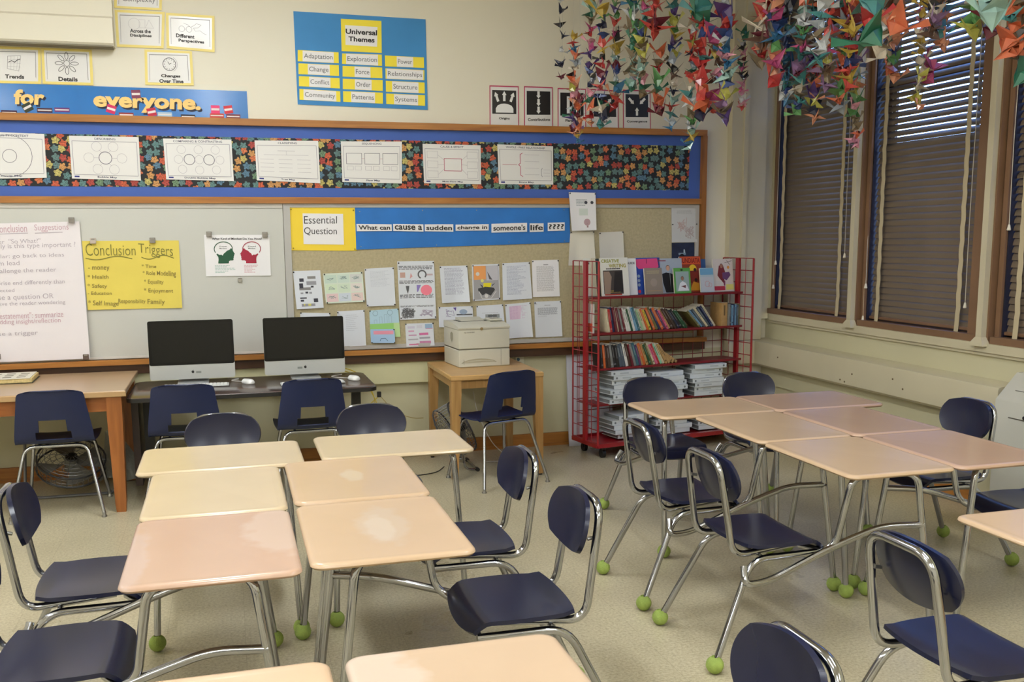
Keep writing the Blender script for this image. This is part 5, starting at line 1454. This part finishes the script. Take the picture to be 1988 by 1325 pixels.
def d_sun(p):
    p.rect(.02, .02, .98, .22, pm((206, 84, 40)), 'picture'); p.text('SUNDIATA', .04, .05, .96, .19, pm((120, 24, 24)), .02, off=.001)
    p.disc(.6, .36, .036, pm((230, 190, 40)), 'picture'); p.disc(.7, .38, .014, pm((60, 30, 24)), 'picture', off=.001); p.poly([(.35, .4), (.9, .4), (.95, .7), (.4, .75)], pm((130, 44, 30)), 'picture', .0009); p.disc(.72, .66, .014, pm((50, 24, 20)), 'picture', off=.0014); p.poly([(.4, .95), (.6, .7), (.85, .75), (.9, .95)], pm((214, 150, 44)), 'picture', .0012)
def d_lblue(p):
    p.rect(.0, .02, .98, .28, pm((110, 164, 200)), 'picture'); p.rect(.04, .36, .96, .96, pm((196, 200, 206)), 'picture'); p.ring(.5, .66, .022, .003, pm((206, 140, 140)), 'picture', n=14, off=.001); p.ring(.7, .70, .016, .003, pm((206, 150, 150)), 'picture', n=14, off=.001)
def d_last(p):
    p.poly([(.3, .2), (.5, .18), (.6, .4), (.5, .75), (.3, .6), (.2, .5)], pm((120, 40, 44)), 'picture'); p.poly([(.45, .42), (.8, .4), (.86, .5), (.65, .66), (.45, .6)], pm((104, 66, 110)), 'picture', .001); face(p, .42, .22, .013, (170, 120, 96), (60, 30, 30)); p.disc(.76, .26, .012, pm((216, 150, 70)), 'picture')
    p.line([(.6, .12), (.95, .06)], .003, INK, 'picture'); p.line([(.7, .05), (.85, .18)], .003, INK, 'picture'); p.rect(.04, .66, .4, .78, pm((210, 206, 200)), 'label', .0012); p.rect(.02, .83, .55, .96, pm((180, 50, 70)), 'label', .001); p.rect(.6, .78, .98, .95, pm((222, 214, 120)), 'label', .001); p.lines(.06, .68, .38, .76, 2, INK, .5); p.poly([(.48, .66), (.58, .66), (.56, .82), (.5, .82)], pm((130, 60, 90)), 'picture')
yb = .19
cover_book(.03, .075, .272, yb + .05, (222, 222, 214), 'narrow white book at the far left of the rack\'s top shelf', draw=d_white0)
cover_book(.085, .045, .275, yb + .03, (196, 192, 172), 'cream book edge showing left of the creative writing book', lean=7)
cover_book(.115, .04, .27, yb + .02, (52, 62, 62), 'dark green book edge left of the creative writing book', lean=7)
cover_book(.135, .235, .276, yb - .015, (226, 224, 214), 'magazine titled Creative Writing with a dark portrait', draw=d_cw)
cover_book(.245, .215, .268, yb + .015, (226, 228, 230), 'white unit guide booklet with small leaf shapes', draw=d_guide)
cover_book(.455, .225, .270, yb + .03, (46, 78, 170), 'blue book with a bright pink shape at its top', draw=d_pink)
cover_book(.505, .155, .195, yb - .02, (142, 130, 118), 'smaller grey-brown paperback in front of the blue and pink book', draw=d_brown)
cover_book(.655, .225, .262, yb + .03, (168, 178, 190), 'grey-blue magazine with a person in black', draw=d_man)
cover_book(.765, .15, .190, yb - .02, (92, 160, 76), 'green paperback with a small figure in white', draw=d_green)
cover_book(.865, .195, .275, yb + .035, (150, 60, 36), 'orange and brown book titled Sundiata', draw=d_sun)
cover_book(.985, .14, .25, yb + .07, (54, 96, 150), 'dark blue book peeking out behind the light blue one', lean=6)
cover_book(1.01, .125, .185, yb - .015, (176, 196, 206), 'light blue paperback with pink circles', draw=d_lblue)
cover_book(1.145, .19, .250, yb, (216, 206, 198), 'pale book with a maroon and purple figure, right end of the top shelf', draw=d_last)

# --- leaning rows
PAL = [('red', (176, 44, 40)), ('navy', (38, 48, 84)), ('maroon', (104, 34, 44)), ('cream', (206, 194, 164)), ('dark brown', (66, 48, 40)), ('white', (214, 212, 206)), ('teal', (54, 98, 110)), ('pale green', (158, 190, 150)), ('orange', (204, 98, 46)), ('black', (34, 32, 34)), ('purple', (92, 54, 96)), ('tan', (176, 140, 90)), ('dark green', (34, 76, 48)), ('grey', (124, 126, 124)), ('sky blue', (110, 150, 180)), ('yellow', (206, 180, 70)), ('pink', (206, 96, 130)), ('mint', (136, 200, 168)), ('slate', (74, 86, 98)), ('olive', (104, 98, 56))]
PD = dict(PAL)
ORD = ['first', 'second', 'third', 'fourth', 'fifth', 'sixth', 'seventh', 'eighth', 'ninth', 'tenth', 'eleventh', 'twelfth', 'thirteenth', 'fourteenth', 'fifteenth', 'sixteenth', 'seventeenth', 'eighteenth', 'nineteenth', 'twentieth', 'twenty-first', 'twenty-second', 'twenty-third', 'twenty-fourth', 'twenty-fifth', 'twenty-sixth', 'twenty-seventh', 'twenty-eighth', 'twenty-ninth', 'thirtieth', 'thirty-first', 'thirty-second', 'thirty-third', 'thirty-fourth', 'thirty-fifth', 'thirty-sixth']
def spine_book(x, z0, th, h, d, lean, colname, lab, grp, rnd, y=.112):
    """a book with its spine to the viewer; leans to the left by lean degrees"""
    a = R(lean)
    t = bpy.data.objects.new('book', None)
    col = PD[colname]
    b = MB().bbox(0, th, 0, d, 0, h, .0008)
    o = b.build('book', mat('cover_' + colname.replace(' ', '_'), col, .45, noise=(30, .12)))
    bpy.data.objects.remove(t)
    o.matrix_world = Matrix.Translation(rk(x, y + rnd.uniform(0, .012), z0 + .0008)) @ Matrix.Rotation(RKA, 4, 'Z') @ Matrix.Rotation(-a, 4, 'Y')
    MB().box(.0008, th - .0008, .004, d + .0006, h - .0006, h + .0004).box(.0008, th - .0008, d - .001, d + .0008, .002, h).build('page_block', mat('page_edges', (214, 206, 186), .8), o, 0)
    light = sum(col) > 400
    b = MB()
    m = pm(tuple(c * .62 for c in col) if light else tuple(c * .5 + 90 for c in col))
    k = rnd.uniform(.5, .62) * h
    b.box(th * .38, th * .62, -.0006, -.0001, h - .02 - k * .8, h - .02)
    if rnd.random() < .3: b.box(.002, th - .002, -.0006, -.0001, .018, .03)
    b.build('spine_title', m, o, 0)['kind'] = 'stuff'
    return tag(o, lab, 'book', grp)
def row(seq, x0, z0, seed, where, lean0, lean1, hbase, dbase=.13, wscale=1.0):
    rnd = random.Random(seed); x = x0; n = len(seq)
    for i, c in enumerate(seq):
        f = i / (n - 1)
        lean = lean0 + (lean1 - lean0) * f + rnd.uniform(-1, 1)
        th = rnd.uniform(.013, .024) * wscale
        h = hbase * rnd.uniform(.93, 1.05)
        spine_book(x, z0, th, h, dbase * rnd.uniform(.9, 1.05), -lean, c, '%s book leaning on the rack\'s %s, %s from its left end' % (c, where, ORD[i]), 'books leaning on the ' + where, rnd)
        x += th / math.cos(R(lean)) + .0018
    return x
row(['cream', 'red', 'navy', 'maroon', 'cream', 'maroon', 'grey', 'maroon', 'white', 'white', 'dark green', 'white', 'sky blue', 'teal', 'white', 'pale green', 'cream', 'orange', 'yellow', 'black', 'orange', 'olive', 'navy', 'orange', 'purple', 'pink', 'tan', 'dark brown', 'dark brown', 'black', 'navy', 'black', 'dark green', 'dark green'], .155, SHF[1], 4, 'second shelf', -9, -40, .178, wscale=.90)
x_ = .955
rnd = random.Random(9)
for i, (c, l) in enumerate((('olive', -44), ('sky blue', -44), ('slate', -42), ('cream', -41), ('slate', -40), ('navy', -38), ('cream', -37))):
    th = .016
    spine_book(x_, SHF[1], th, .17 + .006 * i, .13, -l, c, '%s book on rack\'s second shelf, %s right of the dark green ones' % (c, ORD[i]), 'books leaning on the second shelf', rnd)
    x_ += th / math.cos(R(l)) + .002
spine_book(1.165, SHF[1], .055, .178, .14, 0, 'tan', 'wide tan upright book on the second shelf, left of the blue books', 'upright books at the right end of the second shelf', rnd)
for i, c in enumerate(('grey', 'slate', 'sky blue', 'navy', 'sky blue', 'slate', 'olive')):
    spine_book(1.225 + i * .0165, SHF[1], .0155, .165 - .004 * (i % 3), .14, 0, c, '%s upright book, %s of seven at the right end of the second shelf' % (c, ORD[i]), 'upright books at the right end of the second shelf', rnd)
x_ = row(['black', 'orange', 'dark brown', 'dark brown', 'grey', 'black', 'black', 'slate', 'slate', 'white', 'dark brown', 'maroon', 'grey', 'teal', 'purple', 'tan', 'orange', 'tan', 'dark green', 'olive', 'cream', 'pink', 'red', 'mint', 'cream', 'tan'], .10, SHF[2], 7, 'third shelf', -5, -30, .172, wscale=1.12)
for i, l in enumerate((-36, -50, -58)):
    spine_book(x_ + i * .036 + .005, SHF[2], .02, .165, .12, -l, 'tan', 'tan paperback falling over at the end of the third shelf, %s of three' % ('nearest the row', 'middle', 'lowest and last')[i], 'fallen paperbacks on the third shelf', rnd, y=.115 + .0 * i)
# books standing crosswise at the left ends, seen through the side grid
o = MB().bbox(0, .01, 0, .15, 0, .21, .001).build('book', mat('white_gloss_book', (214, 212, 208), .35)); o.matrix_world = Matrix.Translation(rk(.035, .13, SHF[1])) @ Matrix.Rotation(RKA, 4, 'Z')
MB().box(-.0006, 0, .01, .14, .01, .07).build('cover_picture', pm((206, 84, 50)), o)
tag(o, 'white and orange book at the left end of the second shelf, behind the side grid', 'book')

# --- white binders lying in stacks
M_BIND = mat('white_binder', (206, 212, 216), .4, noise=(6, .04))
def binder_mesh():
    b = MB()
    W, D, H = .285, .22, .033
    b.box(0, W, .0015, D, 0, .003); b.box(0, W, .001, D, H - .003, H); b.box(0, W, 0, .003, 0, H)
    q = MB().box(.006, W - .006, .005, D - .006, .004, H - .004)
    r = MB().lathe([(.001, -.0012), (.008, -.0012), (.008, 0), (.001, 0)], 12, (.026, 0, H / 2), 'y')
    e = MB().box(.075, .15, -.0008, 0, H * .3, H * .62)
    return b.mesh('cover', M_BIND, 0), q.mesh('pages', mat('shaded_binder_pages', (128, 132, 134), .8, bump=(2, .6, .003)), 0), r.mesh('finger_hole', mat('hole_grey', (110, 116, 120), .5), 0), e.mesh('spine_label', mat('label_grey', (176, 184, 190), .6), 0)  # page grey carries the shade of the gaps between stacked binders
BM = binder_mesh()
def binder(x, y, z, rot, lab, grp, flip):
    o = bpy.data.objects.new('binder', BM[0]); COL.objects.link(o)
    M = RK @ Matrix.Translation((x, y, z)) @ Matrix.Rotation(R(rot), 4, 'Z')
    if flip: M = M @ Matrix.Translation((.285, 0, .033)) @ Matrix.Rotation(math.pi, 4, 'Y')
    o.matrix_world = M
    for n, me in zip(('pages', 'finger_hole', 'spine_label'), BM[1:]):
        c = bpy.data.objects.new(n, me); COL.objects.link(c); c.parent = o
    return tag(o, lab, 'binder', grp)
rnd = random.Random(3)
for stack, x, z0, n, rot in (('left stack on the fourth shelf', .16, SHF[3] + .001, 7, 0), ('middle stack on the fourth shelf', .51, SHF[3] + .001, 6, 1), ('right stack on the fourth shelf', .88, SHF[3] + .001, 7, -3), ('rack base\'s left stack', .20, .1165, 5, 1), ('rack base\'s middle stack', .56, .1165, 6, -1), ('rack base\'s right stack', .93, .1165, 3, 0)):
    for k in range(n):
        binder(x + rnd.uniform(-.03, .03), .075 + rnd.uniform(-.012, .012), z0 + k * .0345, rot + rnd.uniform(-2.5, 2.5), 'white binder, %s from the bottom of the %s' % (ORD[k], stack), 'white binders stacked on the red rack', rnd.random() < .35)

# ------------------------------------------------------------------ hanging strings of folded paper cranes
CRC = [(196, 44, 44), (222, 70, 60), (226, 104, 60), (232, 150, 110), (214, 178, 60), (190, 186, 70), (96, 160, 90), (40, 120, 90), (60, 140, 140), (50, 120, 170), (44, 70, 140), (34, 40, 72), (86, 60, 130), (150, 110, 160), (200, 70, 130), (230, 150, 170), (226, 212, 190), (206, 210, 214), (150, 190, 180), (110, 76, 60), (130, 110, 80), (120, 40, 56), (46, 44, 44), (160, 170, 180)]
def crane_geo(var):
    """origami crane: folded body, two raised wings, neck with head, tail; wingspan about 1"""
    tip = [(.50, .26), (.48, .42), (.52, .06)][var]
    V = [(.24, 0, .02), (-.24, 0, .02), (0, 0, -.26), (0, .11, .0), (0, -.11, .0), (0, 0, .17),      # body
         (-.04, tip[0], tip[1]), (-.04, -tip[0], tip[1]), (.05, .16, .14), (.05, -.16, .14),            # wing tips, folds
         (.46, 0, .40), (.60, 0, .26), (.18, .045, -.06), (.18, -.045, -.06), (.05, 0, -.20),           # neck, beak
         (-.52, 0, .38), (-.18, .045, -.06), (-.18, -.045, -.06), (-.05, 0, -.20)]                      # tail
    F = [(0, 2, 3), (2, 1, 3), (1, 2, 4), (2, 0, 4), (0, 3, 5), (3, 1, 5), (0, 5, 4), (5, 1, 4),
         (0, 8, 6), (0, 6, 1), (5, 6, 8), (1, 6, 5), (0, 7, 9), (0, 1, 7), (5, 9, 7), (1, 5, 7),
         (12, 10, 0), (13, 0, 10), (12, 14, 10), (13, 10, 14), (10, 11, 0),
         (16, 1, 15), (17, 15, 1), (16, 15, 18), (17, 18, 15)]
    return V, F
CR_ME = {}
def crane_mesh(ci, var):
    if (ci, var) not in CR_ME:
        V, F = crane_geo(var)
        g_ = sum(CRC[ci]) / 3; m = mat('crane_paper_%d' % ci, tuple((v * .84 + g_ * .16) * .9 for v in CRC[ci]), .38 if ci % 3 else .22, noise=(2.4, .22), coat=.25)
        CR_ME[(ci, var)] = MB().add(V, F).mesh('paper_crane', m, 0)
    return CR_ME[(ci, var)]
M_THREAD = mat('nylon_thread', (190, 186, 176), .4)
def strand(x, y, ztop, zbot, label, size=.085, gap=.045, seed=1, bottom=None, pal=None, big=0):
    rnd = random.Random(seed * 17 + 5)
    t = thing('crane_strand', label, 'paper crane garland', (x, y, zbot), 0, 'strings of paper cranes hanging from the ceiling')
    MB().tube([(0, 0, -.01), (rnd.uniform(-.01, .01), 0, (ztop - zbot) * .5), (0, 0, ZC - zbot - .001)], .0009, 4).build('thread', M_THREAD, t)
    z = 0.0; k = 0
    top = min(ztop, ZC - .06) - zbot
    while z <= top:
        if k == 0 and bottom is not None: ci = bottom
        else: ci = rnd.choice(pal) if pal else rnd.randrange(len(CRC))
        o = bpy.data.objects.new('paper_crane', crane_mesh(ci, rnd.randrange(3)))
        COL.objects.link(o); o.parent = t
        s = size * 1.5 * rnd.uniform(.82, 1.2) * (1.5 if rnd.random() < big else 1)
        o.location = (rnd.uniform(-.012, .012), rnd.uniform(-.012, .012), z)
        o.rotation_euler = (R(rnd.uniform(-45, 45)), R(rnd.uniform(-45, 45)), R(rnd.uniform(0, 360)))
        o.scale = (s, s, s * rnd.uniform(.85, 1.25))
        z += gap * rnd.uniform(.75, 1.3) * (s / size / 1.5) ** .5 * .92; k += 1
    return t
WARM = [0, 1, 2, 3, 4, 14, 15, 19, 21, 16]
STR = [
 ((2.222, 6.45, 2.95, 2.644), 'leftmost string of four small dark cranes, widely spaced', .062, .105, 21, [11, 17, 22], 0),
 ((2.258, 6.3, 2.877, 2.252), 'long string left of the arrow cards, orange crane second from its end', .072, .040, 3, None, 0),
 ((2.276, 6.25, 2.518, 2.208), 'short string ending in a small blue crane below the frieze rail', .062, .045, 9, WARM, 0),
 ((2.34, 6.2, 2.948, 2.323), 'string with a beige crane hanging before the fourth arrow card', .070, .046, 3, None, 0),
 ((2.377, 6.1, 2.958, 2.297), 'string ending in a turquoise crane over the fourth arrow card', .078, .052, 8, None, .1),
 ((2.509, 6.2, 3.011, 2.433), 'string ending in a red crane over the fourth arrow card', .075, .042, 0, None, 0),
 ((2.551, 6.0, 3.09, 2.518), 'thick greenish string left of the fifth arrow card', .085, .036, 7, [6, 7, 8, 9, 17, 20, 23, 18], 0),
 ((2.572, 5.9, 3.068, 2.473), 'string beside it with gold and navy cranes', .080, .042, 20, None, 0),
 ((2.613, 5.8, 3.048, 2.83), 'short string with a salmon crane high beside the frieze', .095, .050, 1, WARM, .2),
 ((2.687, 5.9, 2.75, 2.372), 'string with an orange kite-like crane over a green one', .090, .062, 21, [2, 6, 7, 0, 20], .2),
 ((2.779, 5.9, 3.08, 2.263), 'string ending in an orange crane and a pale blue one', .078, .046, 9, None, .1),
 ((2.866, 5.8, 3.062, 2.133), 'longest string on the left side, mint green crane at its end', .074, .036, 18, None, 0),
 ((2.835, 5.6, 3.015, 2.309), 'string of large red and teal cranes in front of the corner', .100, .050, 11, [0, 1, 8, 10, 2, 7], .25),
 ((2.925, 5.6, 2.782, 2.358), 'string with a big red crane pointing upward', .090, .060, 1, WARM, .3),
 ((2.94, 5.5, 2.999, 2.279), 'string ending in a purple crane with a white tip', .092, .048, 12, None, .2),
 ((3.164, 5.7, 2.849, 2.377), 'narrow string of small pink and dark cranes by the corner pilaster', .060, .034, 1, [14, 15, 21, 22, 17, 13, 7], 0),
 ((3.072, 5.3, 2.962, 2.583), 'short string of foil-like maroon and beige cranes', .095, .042, 20, [21, 0, 16, 19, 3, 22], .2),
 ((3.091, 5.2, 2.94, 2.464), 'string ending in a red crane above an orange one, left of the blinds', .100, .046, 0, None, .2),
 ((3.227, 5.3, 2.97, 2.359), 'string of dark, white and blue cranes before the far blind', .085, .036, 9, [22, 11, 17, 9, 23, 8, 10], 0),
 ((3.197, 5.1, 2.923, 2.287), 'string with scarlet and green cranes at its end', .088, .040, 6, None, .1),
 ((3.29, 5.1, 2.928, 2.249), 'string ending in a peach crane before the far blind', .085, .038, 3, None, 0),
 ((3.244, 4.9, 2.881, 2.397), 'string ending in pale violet cranes, middle of the big cluster', .092, .042, 13, None, .1),
 ((2.991, 4.6, 2.799, 2.47), 'string of bigger grey-green cranes in front of the cluster', .105, .052, 8, [8, 18, 17, 23, 20, 7], .2),
 ((3.404, 5.0, 2.912, 2.298), 'string with a wide blue-grey crane near its lower end', .098, .044, 23, [23, 9, 8, 2, 1, 0, 6], .1),
 ((3.314, 4.8, 2.862, 2.38), 'string of burnt orange and navy cranes over the far blind', .098, .042, 1, [2, 1, 10, 4, 0, 21], .15),
 ((3.646, 5.2, 2.97, 2.113), 'longest string of the big cluster, pale pink crane at its end', .072, .040, 15, None, 0),
 ((2.858, 4.0, 2.656, 2.478), 'short near string with a large dark green crane', .120, .060, 7, [7, 8, 6, 0], .5),
 ((3.44, 4.7, 2.847, 2.544), 'string of cream and gold cranes between the two blinds', .090, .040, 16, [16, 4, 20, 3, 17], 0),
 ((3.662, 4.9, 2.905, 2.462), 'string with blue cranes ending in a salmon crane', .082, .040, 3, [10, 9, 3, 6, 0, 12, 2], .1),
 ((3.214, 4.3, 2.745, 2.6), 'short string with a bright orange crane at the top edge', .095, .055, 2, WARM, .3),
 ((3.694, 4.7, 2.861, 2.274), 'thin string of yellow, beige and pink cranes over the bright blind', .066, .040, 3, [5, 16, 15, 3, 4, 16], 0),
 ((3.737, 4.7, 2.516, 2.429), 'single magenta crane over the bright blind', .110, .080, 14, [14], 0),
 ((3.604, 4.5, 2.812, 2.618), 'string of brown and plum cranes before the bright blind', .092, .038, 19, [19, 21, 13, 16, 22], .1),
 ((3.742, 4.6, 2.842, 2.574), 'string ending in a coral crane before the bright blind', .076, .036, 3, [8, 9, 17, 3, 21], 0),
 ((3.418, 4.0, 2.689, 2.523), 'short string ending in an olive crane near the right window', .095, .045, 5, [5, 2, 15, 6, 16], .2),
 ((3.18, 3.6, 2.585, 2.512), 'large pale green crane at the top edge by the right window', .150, .070, 18, [18, 8], .3),
 ((3.426, 3.9, 2.577, 2.509), 'maroon crane hanging before the right mullion', .100, .060, 21, [21, 12], 0),
 ((3.461, 3.8, 2.645, 2.401), 'string ending in an orange crane, next to last on the right', .090, .045, 2, [2, 8, 6, 15, 20], .1),
 ((3.536, 3.8, 2.649, 2.296), 'last string at the right edge, grey-green crane at its end', .095, .046, 7, [7, 6, 23, 3, 20], .1),
]
for k, (g, lab, size, gap, bot, pal, big) in enumerate(STR):
    strand(g[0], g[1], min(g[2] + .3, ZC - .06) if g[2] > 2.9 else g[2], g[3], lab, size, gap, k + 1, bot, pal, big)
